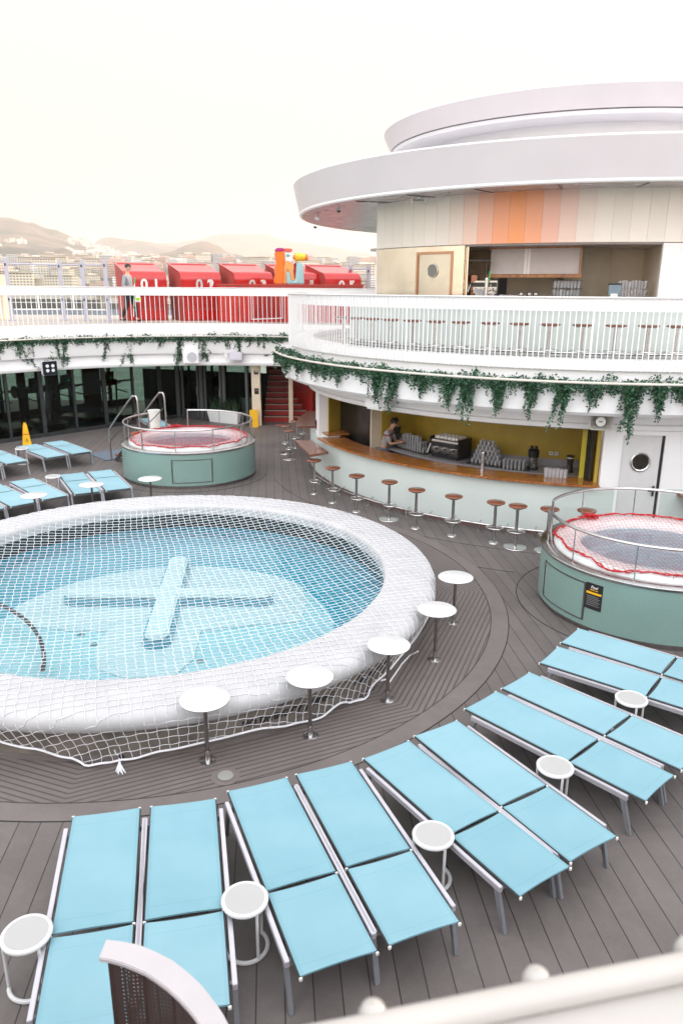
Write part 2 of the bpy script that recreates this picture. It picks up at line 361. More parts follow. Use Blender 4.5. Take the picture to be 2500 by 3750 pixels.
# ================================================================ ground, sea, hills
R = radians
def grid_sheet(name, x0, x1, y0, y1, z, m):
    return tag(MB().add([(x0, y0, z), (x1, y0, z), (x1, y1, z), (x0, y1, z)], [(0, 1, 2, 3)]).build(name, m, smooth=False), kind='structure')
PC = (-2.72, 10.5)                                   # pool centre
def deck_sheet(x0, x1, y0, y1):                       # one sheet with the pool's opening cut out
    n = 96; inner = []; outer = []
    for k in range(n):
        a = 2 * pi * k / n; dx, dy = cos(a), sin(a); inner.append((PC[0] + 3.55 * dx, PC[1] + 3.55 * dy, 0))
        ts = [((x1 if dx > 0 else x0) - PC[0]) / dx if abs(dx) > 1e-9 else 1e9, ((y1 if dy > 0 else y0) - PC[1]) / dy if abs(dy) > 1e-9 else 1e9]
        t = min(ts); outer.append((PC[0] + t * dx, PC[1] + t * dy, 0))
    b = MB().add(inner + outer, [(k, (k + 1) % n, n + (k + 1) % n, n + k) for k in range(n)])
    cs = [(x1, y1), (x0, y1), (x0, y0), (x1, y0)]
    for c in cs:
        a = atan2(c[1] - PC[1], c[0] - PC[0]) % (2 * pi); k = int(a / (2 * pi) * n); b.add([outer[k], (c[0], c[1], 0), outer[(k + 1) % n]], [(0, 1, 2)])
    tag(b.build('deck', DECK, smooth=False), kind='structure')
deck_sheet(-22, 16, -8, 32)
DC = (-2.74, 10.9)
def surround():
    me = bpy.data.meshes.new('deck_surround'); vs = []; fs = []; uvs = []
    for k in range(8):
        a0 = R(-88 + 45 * k); n = 10; am = a0 + R(22.5); d = (cos(am), sin(am)); lst = []
        for i in range(n + 1):
            a = a0 + R(45) * i / n
            for r in (3.85, 5.0):
                p = arcpt(DC, r, a, .004); vs.append(tuple(p)); uvs.append(((p.x - DC[0]) * d[0] + (p.y - DC[1]) * d[1], 0))
        b = len(vs) - 2 * (n + 1)
        for i in range(n): fs.append((b + 2 * i, b + 2 * i + 1, b + 2 * i + 3, b + 2 * i + 2))
    me.from_pydata(vs, [], fs); u = me.uv_layers.new(name='UVMap')
    for l in me.loops: u.data[l.index].uv = uvs[l.vertex_index]
    me.materials.append(STRIPE); o = bpy.data.objects.new('deck_surround', me); col.objects.link(o); tag(o, kind='structure')
surround()
tag(MB().arcbox((*DC, 0), 5.012, 5.25, -.02, .005, 0, 2 * pi, 128).build('deck_border', DPLAIN, smooth=False), kind='structure')
tag(MB().arcbox((*DC, 0), 5.002, 5.262, -.02, .002, 0, 2 * pi, 128).build('deck_joint', RUBBER, smooth=False), kind='structure')
SEAM = bpy.data.materials.new('sea_water'); SEAM.use_nodes = True; n_ = SEAM.node_tree; b_ = n_.nodes['Principled BSDF']
b_.inputs['Base Color'].default_value = (.05, .13, .12, 1); b_.inputs['Roughness'].default_value = .12
g_ = n_.nodes.new('ShaderNodeNewGeometry'); mp_ = n_.nodes.new('ShaderNodeMapping'); mp_.inputs['Scale'].default_value = (.12, .5, 1); n_.links.new(g_.outputs['Position'], mp_.inputs[0])
t_ = n_.nodes.new('ShaderNodeTexNoise'); t_.inputs['Scale'].default_value = 1.3; t_.inputs['Detail'].default_value = 6; n_.links.new(mp_.outputs[0], t_.inputs[0])
mr_ = n_.nodes.new('ShaderNodeMapRange'); mr_.inputs['From Min'].default_value = .38; mr_.inputs['From Max'].default_value = .62; n_.links.new(t_.outputs[0], mr_.inputs[0]); n_.links.new(mixc(n_, mr_.outputs[0], (.02, .07, .06), (.16, .30, .24)), b_.inputs['Base Color'])
bu_ = n_.nodes.new('ShaderNodeBump'); bu_.inputs['Strength'].default_value = .8; bu_.inputs['Distance'].default_value = 1.2; n_.links.new(t_.outputs[0], bu_.inputs['Height']); n_.links.new(bu_.outputs[0], b_.inputs['Normal'])
grid_sheet('sea', -12500, 12500, -450, 14500, -25, SEAM)

def lerp_prof(P, x):
    if x <= P[0][0]: return P[0][1]
    for (a, b), (c, d) in zip(P, P[1:]):
        if x <= c: t = (x - a) / (c - a); t = t * t * (3 - 2 * t); return b + (d - b) * t
    return P[-1][1]
# ridge profiles: photograph column -> metres above eye level per metre of distance
def el(y): return (1061 - y) / FPX * .925
RIDGES = [  # distance, front width, profile
    (11500, 2600, [(-1500, 950), (0, 930), (300, 915), (450, 888), (620, 893), (720, 884), (800, 858), (870, 862), (960, 868), (1080, 893), (1200, 902), (1300, 925), (1400, 955), (1700, 1000), (3200, 1040)]),
    (8200, 1800, [(-1500, 1000), (300, 930), (400, 880), (520, 888), (640, 905), (760, 960), (1000, 1010), (3200, 1040)]),
    (5200, 1700, [(-2500, 960), (-900, 800), (-400, 850), (-120, 812), (0, 807), (60, 812), (130, 825), (200, 850), (290, 885), (380, 905), (470, 935), (600, 975), (900, 1010), (3200, 1030)]),
    (4300, 800, [(-1500, 1020), (400, 1010), (540, 955), (620, 925), (700, 900), (742, 889), (790, 898), (850, 925), (930, 945), (1010, 975), (1200, 1010), (3200, 1040)]),
    (3300, 420, [(-2500, 960), (-600, 930), (-150, 900), (30, 902), (110, 915), (180, 925), (240, 918), (300, 938), (350, 965), (430, 950), (520, 942), (600, 965), (700, 985), (900, 1010), (3200, 1035)]),
]
def terrain(px, d):
    base = -24 + min(max(0, d - 850), 800) * .092 + max(0, d - 1650) * .018
    z = base
    for dist, wd, P in RIDGES:
        top = EYE.z + el(lerp_prof(P, px)) * dist
        t = (d - dist) / (wd if d < dist else wd * 1.2)
        k = max(0, 1 - abs(t)); k = k * k * (3 - 2 * k) * .35 + k * .65
        z = max(z, base + (top - base) * k) if top > base else z
    nz = noise.fractal(Vector((px * .006, d * .0011, 3.1)), 1.0, 2.1, 6) * d * .0045
    return z + nz * min(1, max(0, (d - 1500) / 1500))
def tpoint(px, d, dz=0):
    x = (px - 1250) / FPX * .958 * d; return V(x, d, terrain(px, d) + dz)
us = [-900 + 20 * i for i in range(201)]; ds = [750 * (14000 / 750) ** (j / 210) for j in range(211)]
vs = [tuple(tpoint(u, d)) for d in ds for u in us]; nu = len(us)
fs = [(j * nu + i, j * nu + i + 1, (j + 1) * nu + i + 1, (j + 1) * nu + i) for j in range(len(ds) - 1) for i in range(nu - 1)]
HILL = bpy.data.materials.new('dry_hillside'); HILL.use_nodes = True; n_ = HILL.node_tree; b_ = n_.nodes['Principled BSDF']; b_.inputs['Roughness'].default_value = .95
g_ = n_.nodes.new('ShaderNodeNewGeometry'); t_ = n_.nodes.new('ShaderNodeTexNoise'); t_.inputs['Scale'].default_value = .0035; t_.inputs['Detail'].default_value = 9; t_.inputs['Roughness'].default_value = .62
n_.links.new(g_.outputs['Position'], t_.inputs[0]); r_ = n_.nodes.new('ShaderNodeValToRGB'); n_.links.new(t_.outputs[0], r_.inputs[0])
r_.color_ramp.elements[0].position = .40; r_.color_ramp.elements[0].color = (.050, .046, .038, 1)
r_.color_ramp.elements[1].position = .60; r_.color_ramp.elements[1].color = (.21, .145, .105, 1)
n_.links.new(r_.outputs[0], b_.inputs['Base Color'])
tag(MB().add(vs, fs).build('hills', HILL, ang=80), kind='structure')

# ================================================================ haze
hz = MB().box((0, 7100, 452), (26000, 15200, 956)).build('haze', None, smooth=False); hz.data.materials.clear()
hm = bpy.data.materials.new('haze_air'); hm.use_nodes = True; nn = hm.node_tree; nn.nodes.remove(nn.nodes['Principled BSDF'])
pv = nn.nodes.new('ShaderNodeVolumePrincipled'); pv.inputs['Color'].default_value = (1.0, .955, .90, 1); pv.inputs['Density'].default_value = HAZE = .00012
pv.inputs['Anisotropy'].default_value = .3
nn.links.new(pv.outputs[0], nn.nodes['Material Output'].inputs['Volume']); hz.data.materials.append(hm); tag(hz, kind='stuff'); hz.display_type = 'WIRE'

# ================================================================ far city
def bmat(name, c):
    m = bpy.data.materials.new(name); m.use_nodes = True; n = m.node_tree; b = n.nodes['Principled BSDF']; b.inputs['Roughness'].default_value = .8
    g = n.nodes.new('ShaderNodeTexCoord'); s = n.nodes.new('ShaderNodeSeparateXYZ'); n.links.new(g.outputs['Object'], s.inputs[0])
    f = M_(n, 'FRACT', M_(n, 'DIVIDE', s.outputs['Z'], 3.1)); oi = n.nodes.new('ShaderNodeObjectInfo')
    ln = M_(n, 'GREATER_THAN', f, .52)
    fx = M_(n, 'FRACT', M_(n, 'DIVIDE', M_(n, 'ADD', s.outputs['X'], s.outputs['Y']), 3.6)); ln = M_(n, 'MULTIPLY', ln, M_(n, 'GREATER_THAN', fx, .35))
    geo = n.nodes.new('ShaderNodeNewGeometry'); sn = n.nodes.new('ShaderNodeSeparateXYZ'); n.links.new(geo.outputs['Normal'], sn.inputs[0])
    ln = M_(n, 'MULTIPLY', ln, M_(n, 'LESS_THAN', sn.outputs['Z'], .5))
    hs = n.nodes.new('ShaderNodeHueSaturation'); hs.inputs['Color'].default_value = (*c, 1)
    n.links.new(M_(n, 'ADD', M_(n, 'MULTIPLY', oi.outputs['Random'], .35), .75), hs.inputs['Value'])
    n.links.new(mixc(n, ln, hs.outputs[0], (.16, .15, .15)), b.inputs['Base Color']); return m
BM = [bmat('city_render_cream', (.80, .70, .58)), bmat('city_render_white', (.85, .82, .78)), bmat('city_render_pink', (.72, .50, .42)), bmat('city_render_grey', (.55, .54, .54))]
def bmesh_building(w_, d_, h_, m, kind):
    b = MB().box((0, 0, h_ / 2 - 6), (w_, d_, h_ + 12))
    if kind % 2 == 0: b.box((w_ * .1, 0, h_ + 1.4), (w_ * .45, d_ * .5, 2.8))
    if kind % 3 == 0: b.box((0, -d_ * .1, h_ + .5), (w_ * 1.04, d_ * 1.02, .5))
    if kind % 3 == 1:
        for k in range(1, int(h_ // 3.1)): b.box((0, -d_ / 2 - .6, k * 3.1), (w_ * .8, 1.3, .9))
    return b.mesh('apartment_block', m, smooth=False)
BMS = [bmesh_building(random.uniform(16, 42), random.uniform(12, 20), random.uniform(10, 24), BM[[0, 1, 1, 0, 2, 3][k % 6]], k) for k in range(18)]
rc = random.Random(4)
placed = 0; city = MB()
def bld(px, d, far=False):
    p = tpoint(px, d); me = rc.choice(BMS); rz = rc.uniform(-.5, .5); s = rc.uniform(.8, 1.25)
    return p, me, rz, s
nb = 0
for k in range(300):                               # the nearest blocks, each its own thing
    d = 1050 + 1300 * (k / 300) ** .9 + rc.uniform(-40, 40); px = rc.uniform(-60, 1390)
    p, me, rz, s = bld(px, d); o = bpy.data.objects.new('apartment_block', me); col.objects.link(o); o.location = p; o.rotation_euler = (0, 0, rz); o.scale = (s, s, s)
    tag(o, 'pale apartment block in the hazy harbour city below the mountains', 'building', 'apartment blocks of the hazy harbour city')
for k in range(15000):                              # the rest reads as one mass of houses
    d = rc.uniform(2100, 5000); px = rc.uniform(-80, 1500)
    y = 1061 - (terrain(px, d) - 4.6) / d * FPX / .925
    lim = 893 + 20 * noise.noise(Vector((px * .012, 7, 0))) + (0 if px < 420 else (px - 420) * .10)
    if noise.noise(Vector((px * .010, d * .0016, 1.5))) < -.12 and d > 3000 and y < 965: continue
    if d > 3400 and y > 1000: continue
    if 20 < px < 250 and 905 < y < 955 : continue
    if 560 < px < 960 and y < 985 and d > 3500: continue
    if y < lim or y > 1050: continue
    w_, h_ = rc.uniform(9, 30), rc.uniform(7, 20); p = tpoint(px, d)
    city.box((p.x, p.y, p.z + h_ / 2 - 8), (w_, rc.uniform(12, 24), h_ + 16), rz=rc.uniform(-.6, .6))
CM = bpy.data.materials.new('city_walls_mixed'); CM.use_nodes = True; n_ = CM.node_tree; b_ = n_.nodes['Principled BSDF']; b_.inputs['Roughness'].default_value = .85
g_ = n_.nodes.new('ShaderNodeNewGeometry'); r_ = n_.nodes.new('ShaderNodeValToRGB'); n_.links.new(g_.outputs['Random Per Island'], r_.inputs[0]); r_.color_ramp.interpolation = 'CONSTANT'
for p_, c_ in ((0, (.25, .20, .17)), (.15, (.58, .52, .45)), (.42, (.68, .65, .60)), (.72, (.46, .36, .30)), (.86, (.74, .72, .70))):
    e_ = r_.color_ramp.elements[0] if p_ == 0 else r_.color_ramp.elements.new(p_); e_.position = p_; e_.color = (*c_, 1)
n_.links.new(r_.outputs[0], b_.inputs['Base Color'])
tag(city.build('city', CM, smooth=False), 'mass of tiny pale houses climbing the hazy mountain slopes', 'city', kind='stuff')
# harbour quay
DKW = mat('dark_warehouse_wall', (.045, .038, .036), .8, var=.3, vs=.02); QUAY = mat('quay_concrete', (.30, .27, .24), .9, var=.15, vs=.02)
tag(MB().box((-500, 770, -24.2), (2200, 90, 5)).build('quay', QUAY, smooth=False), kind='structure')
def warehouse(px, d, w_, h_, label):
    x = (px - 1250) / FPX * .958 * d; t = empty('warehouse', (x, d, -21.7), label, 'warehouse')
    MB().box((0, 0, h_ / 2), (w_, 30, h_)).build('wall', DKW, t, smooth=False)
    MB().add([(-w_ / 2 - 1, -16, h_), (w_ / 2 + 1, -16, h_), (w_ / 2 + 1, 0, h_ + 4), (-w_ / 2 - 1, 0, h_ + 4), (-w_ / 2 - 1, 16, h_), (w_ / 2 + 1, 16, h_)], [(0, 1, 2, 3), (3, 2, 5, 4), (0, 3, 4), (1, 5, 2)]).build('roof', QUAY, t, smooth=False)
warehouse(110, 760, 62, 16, 'long dark quayside warehouse, leftmost behind the upper railing')
warehouse(285, 790, 30, 15, 'smaller dark quayside warehouse behind the grey ferry')
warehouse(500, 790, 60, 13, 'dark quayside warehouse behind the red cabanas')
HULL = mat('ship_hull_grey', (.30, .38, .42), .4, var=.05); SHIPW = mat('ship_white', (.75, .74, .72), .4, var=.05)
def ship(px, d, L, hullm, label, name):
    x = (px - 1250) / FPX * .958 * d; t = empty(name, (x, d, -25), label, 'ship'); b = MB()
    o = [(-L / 2, 0), (-L / 2 + L * .08, -L * .08), (L * .3, -L * .09), (L / 2, 0), (L * .3, L * .09), (-L / 2 + L * .08, L * .08)]
    n = 6; vs = [(p[0] * .92, p[1] * .8, 0) for p in o] + [(p[0], p[1], L * .09 + (L * .02 if i in (0, 3) else 0)) for i, p in enumerate(o)]
    b.add(vs, [(k, (k + 1) % n, n + (k + 1) % n, n + k) for k in range(n)] + [tuple(range(n - 1, -1, -1)), tuple(range(n, 2 * n))]).build('hull', hullm, t, smooth=False)
    MB().box((-L * .1, 0, L * .12), (L * .5, L * .12, L * .07)).box((-L * .06, 0, L * .18), (L * .3, L * .1, L * .05)).build('superstructure', SHIPW, t, bevel=.15)
    MB().box((-L * .1, -L * .0605, L * .125), (L * .44, .1, L * .012)).box((-L * .06, -L * .0505, L * .18), (L * .24, .1, L * .012)).build('window_band', BLACK, t, smooth=False)
    MB().tube([(-L * .02, 0, L * .2), (-L * .02, 0, L * .31)], L * .006).build('mast', SHIPW, t); MB().cyl((-L * .15, 0, L * .2), L * .02, L * .06, 12, L * .016).build('funnel', hullm, t)
ship(240, 640, 34, HULL, 'grey ferry moored below the quay, seen between the white railing bars', 'ferry')
ship(365, 660, 24, mat('ship_hull_orange', (.65, .10, .03), .4), 'orange tugboat moored beside the grey ferry', 'tugboat')

# ================================================================ pool
POOLT = bpy.data.materials.new('pool_shell'); 
BASIN = mosaic('pool_floor_tile', (.42, .72, .78), (.54, .80, .84), .09, (.47, .74, .79), .3, .06)
DEEPT = mosaic('pool_wall_tile', (.012, .33, .44), (.04, .48, .61), .06, (.03, .40, .53), .3)
NAVY = mosaic('waterline_dark_tile', (.008, .022, .028), (.02, .05, .055), .05, (.04, .05, .05), .2)
CLAD = mat('grey_brown_pool_cladding', (.20, .175, .15), .6, var=.25, vs=3)
PZ = .62
pool = empty('swimming_pool', (PC[0], PC[1], 0), 'round raised swimming pool with a thick white rounded rim under a white net', 'swimming pool')
def pool_part(o, uvr=None):
    if uvr: uv_cyl(o, (0, 0), uvr)
    return o
prof = [(3.36, .40), (3.36, .52)]
for k in range(9): a = pi - pi / 2 * k / 8; prof.append((3.44 + .08 * cos(a), .54 + .08 * sin(a)))
for k in range(11): a = pi / 2 - 2.6 * k / 10; prof.append((3.98 + .13 * cos(a), .49 + .13 * sin(a)))
prof += [(3.80, .38)]
MB().lathe(prof, seg=160).build('coping', COPING, pool, ang=60)
MB().lathe([(3.92, 0.004), (3.92, .40), (3.36, .40)], seg=96).build('outer_wall', CLAD, pool)
MB().lathe([(3.96, 0.0), (3.96, .035), (3.92, .045)], seg=96).build('plinth', DPLAIN, pool)
pool_part(MB().lathe([(3.36, .42), (3.36, .16)], seg=96).build('waterline_band', NAVY, pool), 3.36)
pool_part(MB().lathe([(3.36, .16), (3.36, -.05), (3.02, -.08)], seg=96).build('bench_ledge', DEEPT, pool), 3.36)
pool_part(MB().lathe([(3.02, -.08), (2.80, -.36), (2.62, -.42)], seg=96).build('basin_wall', DEEPT, pool), 3.0)
pool_part(MB().lathe([(2.62, -.42), (0.001, -.44)], seg=96).build('basin_floor', BASIN, pool), 2.5)
# the cross shaped bench on the floor
CR = mat('pool_cross_white', (.88, .93, .93), .4, var=.04); cxy = (-.13, 1.02)
def rbar(L, wd, rz, z0, z1):
    pts = []
    for s in (1, -1):
        for k in range(9): a = -pi / 2 + pi * k / 8; q = V(s * (L / 2 - wd / 2) + s * cos(a) * wd / 2, s * sin(a) * wd / 2); c_, s_ = cos(rz), sin(rz); pts.append((cxy[0] + q.x * c_ - q.y * s_, cxy[1] + q.x * s_ + q.y * c_))
    return pts
m_ = MB().prism(rbar(3.4, .34, R(1), 0, 0), -.29, -.21); m_.build('cross_bench', CR, pool, bevel=.03)
MB().prism(rbar(3.45, .34, R(96), 0, 0), -.29, -.205).build('cross_bench', CR, pool, bevel=.03)
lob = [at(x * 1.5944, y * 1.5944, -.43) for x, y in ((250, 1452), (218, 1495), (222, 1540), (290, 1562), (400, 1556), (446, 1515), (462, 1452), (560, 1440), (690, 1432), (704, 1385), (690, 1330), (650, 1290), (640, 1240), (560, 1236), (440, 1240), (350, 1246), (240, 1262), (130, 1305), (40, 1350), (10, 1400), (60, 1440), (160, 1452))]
MB().prism([(p.x - PC[0], p.y - PC[1]) for p in lob], -.445, -.398).build('lobed_floor_and_reflection', mosaic('white_floor_and_reflection', (.80, .88, .88), (.88, .93, .92), .09, (.74, .83, .84), .3, .05), pool, smooth=False)  # pale lobed floor; its far part paints in the white sky reflection
for L_, a_ in ((3.46, 1), (3.51, 96)): MB().prism(rbar(L_, .42, R(a_), 0, 0), -.44, -.29 + .002 * (a_ > 50)).build('cross_skirt', DEEPT, pool, smooth=False)
# curved step on the near left side
MB().arcbox((-4.3, -3.4, 0), 1.3, 3.56, -.43, -.03, R(6), R(72), 30).build('entry_step', BASIN, pool); uv_cyl(pool.children[-1], (-4.3, -3.4), 3.5)
MB().tube(arc((-4.3, -3.4), 3.58, R(16), R(66), .19, 30), .028, 8).build('step_edge', RUBBER, pool)
for dx, dy in ((-1.2, -.2), (-.9, -.5), (.5, -.7), (.75, -1.0), (-2.0, .9), (1.3, .3)):
    MB().cyl((dx, dy, -.437), .06, .012, 20).build('floor_jet', STEEL, pool)
WATER = water('pool_water', (.84, .975, .99), 2.2, .035, 1.42)
wt = MB().lathe([(3.355, .26), (0.001, .26)], (PC[0], PC[1], 0), 96).build('pool_water', WATER); tag(wt, kind='structure')
for i, (ax, txt, sz, sh, z) in enumerate([(-56, 'NO DIVING OR JUMPING', .105, 0, .17), (-38, 'depth point', .14, .4, .18)]):
    o = text_obj(txt, sz, BLACK, 'lettering', .001, .004, sh)
    for v in o.data.vertices:
        a = R(ax) + v.co.x / 3.93; rr = 3.925 + v.co.z; v.co = V(rr * cos(a), rr * sin(a), z + v.co.y)
    o.parent = pool

# ---- nets
def rope_net(name, c, spacing, ang, Rmax, surf, r, m, step, seg=3, wig=.006, clip=None):
    "square rope mesh; surf(x, y) -> point or None"
    b = MB(); N = int(Rmax / spacing) + 1; ca, sa = cos(ang), sin(ang)
    for fam in (0, 1):
        for i in range(-N, N + 1):
            run = []; L = int(2 * Rmax / step)
            for j in range(L + 1):
                t = -Rmax + j * step; s = i * spacing + wig * sin(t / spacing * pi + i * pi) + .35 * spacing * noise.noise(Vector((t * .9, i * spacing * .9, fam * 9.)))
                u, v_ = (t, s) if fam == 0 else (s, t)
                x, y = c[0] + u * ca - v_ * sa, c[1] + u * sa + v_ * ca
                p = surf(x, y)
                if p is None:
                    if len(run) > 1: b.tube(run, r, seg, cap=False)
                    run = []
                else: run.append(p)
            if len(run) > 1: b.tube(run, r, seg, cap=False)
    return b
def ztop(r):
    if r < 3.44: return .54 + sqrt(max(0, .0064 - (3.44 - r) ** 2)) if r > 3.36 else .5
    if r < 3.98: return .62
    return .49 + sqrt(max(0, .0169 - (r - 3.98) ** 2)) if r < 4.105 else .50
SK = [(-150, .0), (-135, .12), (-118, .17), (-103, .21), (-95, .28), (-90, .38), (-86.5, .50), (-82, .44), (-76.5, .37), (-70, .34), (-63, .33), (-57, .38), (-51.5, .43), (-47.5, .37), (-42.5, .49), (-38, .36), (-26, .20), (-16, .06), (-5, .0)]
def skirt(a):
    d = math.degrees(a); return max(0, lerp_prof(SK, d)) if -150 < d < -5 else 0
def pool_surf(x, y):
    dx, dy = x - PC[0], y - PC[1]; r = hypot(dx, dy); a = atan2(dy, dx)
    if r < 3.38:
        k = 1 - (r / 3.38) ** 2; z = .575 - .30 * k ** .55 + .035 * noise.noise(Vector((x * .7, y * .7, 2.))) * k
        return V(x, y, max(z, .285))
    if r < 4.10: return V(x, y, ztop(r) + .008)
    L = skirt(a) * 1.05 + .02; s = r - 4.10
    if s > L: return None
    L2 = max(L, .02); out = max(0., L2 - .40) ; t = s / L2
    wav = .05 * noise.noise(Vector((a * 5, s * 3, 0)))
    drop = min(s, .46) if L2 > .46 else s
    zz = .50 - drop * (1 if L2 < .46 else 1.0); rr = 4.115 - .10 * min(1, s / .3) + wav * min(1, s * 3)
    if s > .46: rr += (s - .46) * 1.0 + 0; zz = .035 + .03 * abs(noise.noise(Vector((x * 4, y * 4, 0))))
    return V(PC[0] + rr * cos(a), PC[1] + rr * sin(a), max(zz, .03))
nb_ = rope_net('pool_net', PC, .108, R(17), 4.9, pool_surf, .0043, NET, .028)
pn = empty('pool_safety_net', (PC[0], PC[1], .5), 'white rope safety net stretched over the round pool, hem hanging down the near side', 'net')
o = nb_.build('mesh', NET, pn, ang=180); o.matrix_parent_inverse = Matrix.Translation((-PC[0], -PC[1], -.5))
hem = []
for k in range(200):
    a = R(-148 + 140 * k / 199); L = skirt(a) * 1.05 + .02
    p = pool_surf(PC[0] + (4.10 + L - .0005) * cos(a), PC[1] + (4.10 + L - .0005) * sin(a))
    if p: hem.append(p)
hb = MB().tube(hem, .012, 6); h0 = hem[-1]
hb.tube([at(1530, 2385, .12), at(1500, 2400, .03), at(1470, 2432, .015), at(1450, 2462, .015), at(1436, 2482, .015), at(1425, 2500, .015)], .011, 6)
hb.tube([at(1330, 2478, .2), at(1360, 2490, .06), at(1395, 2492, .015), at(1420, 2486, .015)], .011, 6)
o = hb.build('hem_rope', NET, pn); o.matrix_parent_inverse = Matrix.Translation((-PC[0], -PC[1], -.5))
kn = at(437, 2770, .03); tail = MB().tube([at(420, 2745, .1), at(425, 2760, .05), kn, at(440, 2800, .03)], .010, 6)
for q in range(8): tail.tube([at(437, 2790, .03), at(425 + 5 * q, 2825 + 5 * (q % 3), .02)], .006, 5)
o = tail.build('rope_tail', NET, pn); o.matrix_parent_inverse = Matrix.Translation((-PC[0], -PC[1], -.5))
o = MB().box(kn + V(.03, -.02, .01), (.05, .05, .03), .5).build('tail_clip', BLACK, pn, bevel=.008); o.matrix_parent_inverse = Matrix.Translation((-PC[0], -PC[1], -.5))
lp = [at(0, 2735, .02), at(30, 2712, .02), at(44, 2722, .02), at(38, 2745, .02), at(15, 2755, .02), at(-15, 2750, .02)]
tag(MB().tube(lp, .011, 6).build('rope_loop', NET), 'loose loop of white rope lying on the deck left of the net hem', 'rope')
# ================================================================ bar pavilion (right)
C = (6.1, 20.6)
pav = empty('bar_pavilion', (C[0], C[1], 0), 'round white two storey bar building with stacked disc roofs', 'building')
def pp(b, name, m, bevel=0, parent=None, **k):
    o = b.build(name, m, None, bevel, **k); o.parent = parent or pav; o.matrix_parent_inverse = Matrix.Identity(4) if parent else Matrix.Translation((-C[0], -C[1], 0)); return o
A0, A1 = R(197.2), R(259.8)
# lower storey ----------------------------------------------------
pp(MB().arcbox(C, 6.86, 6.98, 0.10, 1.05, R(150), R(262.2), 120), 'bar_front', PALEG)
pp(MB().arcbox(C, 6.84, 6.95, 0.0, .10, R(150), R(262.2), 120), 'toe_kick', mat('brown_toe_kick', (.17, .10, .09), .35))
pp(MB().arcbox(C, 6.45, 7.12, 1.055, 1.10, R(199.5), A1, 100), 'counter_top', TEAK, bevel=.012)
pp(MB().arcbox(C, 6.30, 6.90, 1.14, 1.18, R(192.5), R(200.5), 24), 'counter_end', TEAK, bevel=.01)
pp(MB().arcbox(C, 6.55, 6.86, .9, 1.14, R(193), R(200), 24), 'counter_end_support', PALEG)
pp(MB().arcbox(C, 6.6, 7.35, 1.055, 1.10, R(165), R(186.5), 40), 'side_counter', TEAKD, bevel=.01)
pp(MB().prism([(p.x, p.y) for p in (at(1080, 1613, .95), at(1136, 1667, .95), at(1202, 1655, .95), at(1143, 1613, .95))], .90, .955), 'serving_shelf', TEAKD, bevel=.006)
# opening surround
pp(MB().arcbox(C, 6.72, 6.98, 1.05, 2.16, R(194.2), R(197.0), 6), 'pillar', WHITE)
pp(MB().arcbox(C, 6.80, 6.99, 1.05, 2.16, A1, R(262.2), 6), 'pilaster', WHITE)
pp(MB().arcbox(C, 6.80, 6.975, 0, 2.16, R(262.2), R(262.6), 2).arcbox(C, 6.80, 6.975, 0, 2.16, R(268.9), R(269.2), 2).arcbox(C, 6.8, 6.975, 2.06, 2.16, R(262.2), R(269.2), 10), 'door_frame', WHITE)
dr = pp(MB().arcbox(C, 6.84, 6.93, 0.02, 2.05, R(262.65), R(268.5), 12), 'door', mat('door_white', (.66, .66, .66), .4, var=.03))
pc = arcpt(C, 6.945, R(265.6), 1.55); nx = V(cos(R(265.6)), sin(R(265.6)), 0); tx = V(-nx.y, nx.x, 0)
def ring_on(p, n_, r, tr, m, name, parent, disc=None):
    t_ = V(-n_.y, n_.x, 0); b = MB().tube([p + t_ * (cos(k * pi / 16) * r) + V(0, 0, sin(k * pi / 16) * r) for k in range(32)], tr, 6, closed=True)
    o = pp(b, name, m, parent=parent); o.parent = parent
    if disc:
        q = [p + t_ * (cos(k * pi / 16) * r) + V(0, 0, sin(k * pi / 16) * r) + n_ * .004 for k in range(32)]
        o2 = pp(MB().add(q, [tuple(range(32))]), 'porthole_glass', disc, parent=parent)
PORT = mat('porthole_dark_glass', (.02, .02, .014), .08)
ring_on(pc, nx, .165, .022, STEEL, 'porthole_rim', dr, PORT)
hp = arcpt(C, 6.96, R(268.0), .98)
pp(MB().box(hp + V(0, 0, .02), (.04, .015, .2), R(-1)).tube([hp + V(0, -.0, .03), hp + V(0, -.05, .03), hp + V(-.12, -.055, .03)], .01), 'handle', DARKM, parent=dr)
pp(MB().arcbox(C, 6.86, 6.94, 0, 2.1, R(268.52), R(268.95), 2), 'door_edge_gap', RUBBER)
pp(MB().arcbox(C, 6.80, 6.98, 1.05, 2.16, R(269.2), R(320), 60), 'wall', WHITE)
pp(MB().arcbox(C, 6.80, 6.99, 0, 1.05, R(269.2), R(320), 60), 'wainscot', PALEG)
pp(MB().arcbox(C, 6.95, 7.5, .93, .98, R(271.6), R(290), 20), 'side_shelf', TEAKD, bevel=.006)
pp(MB().arcbox(C, 6.0, 6.1, 0, 2.2, R(140), R(194.2), 40), 'rear_wall', REDW)
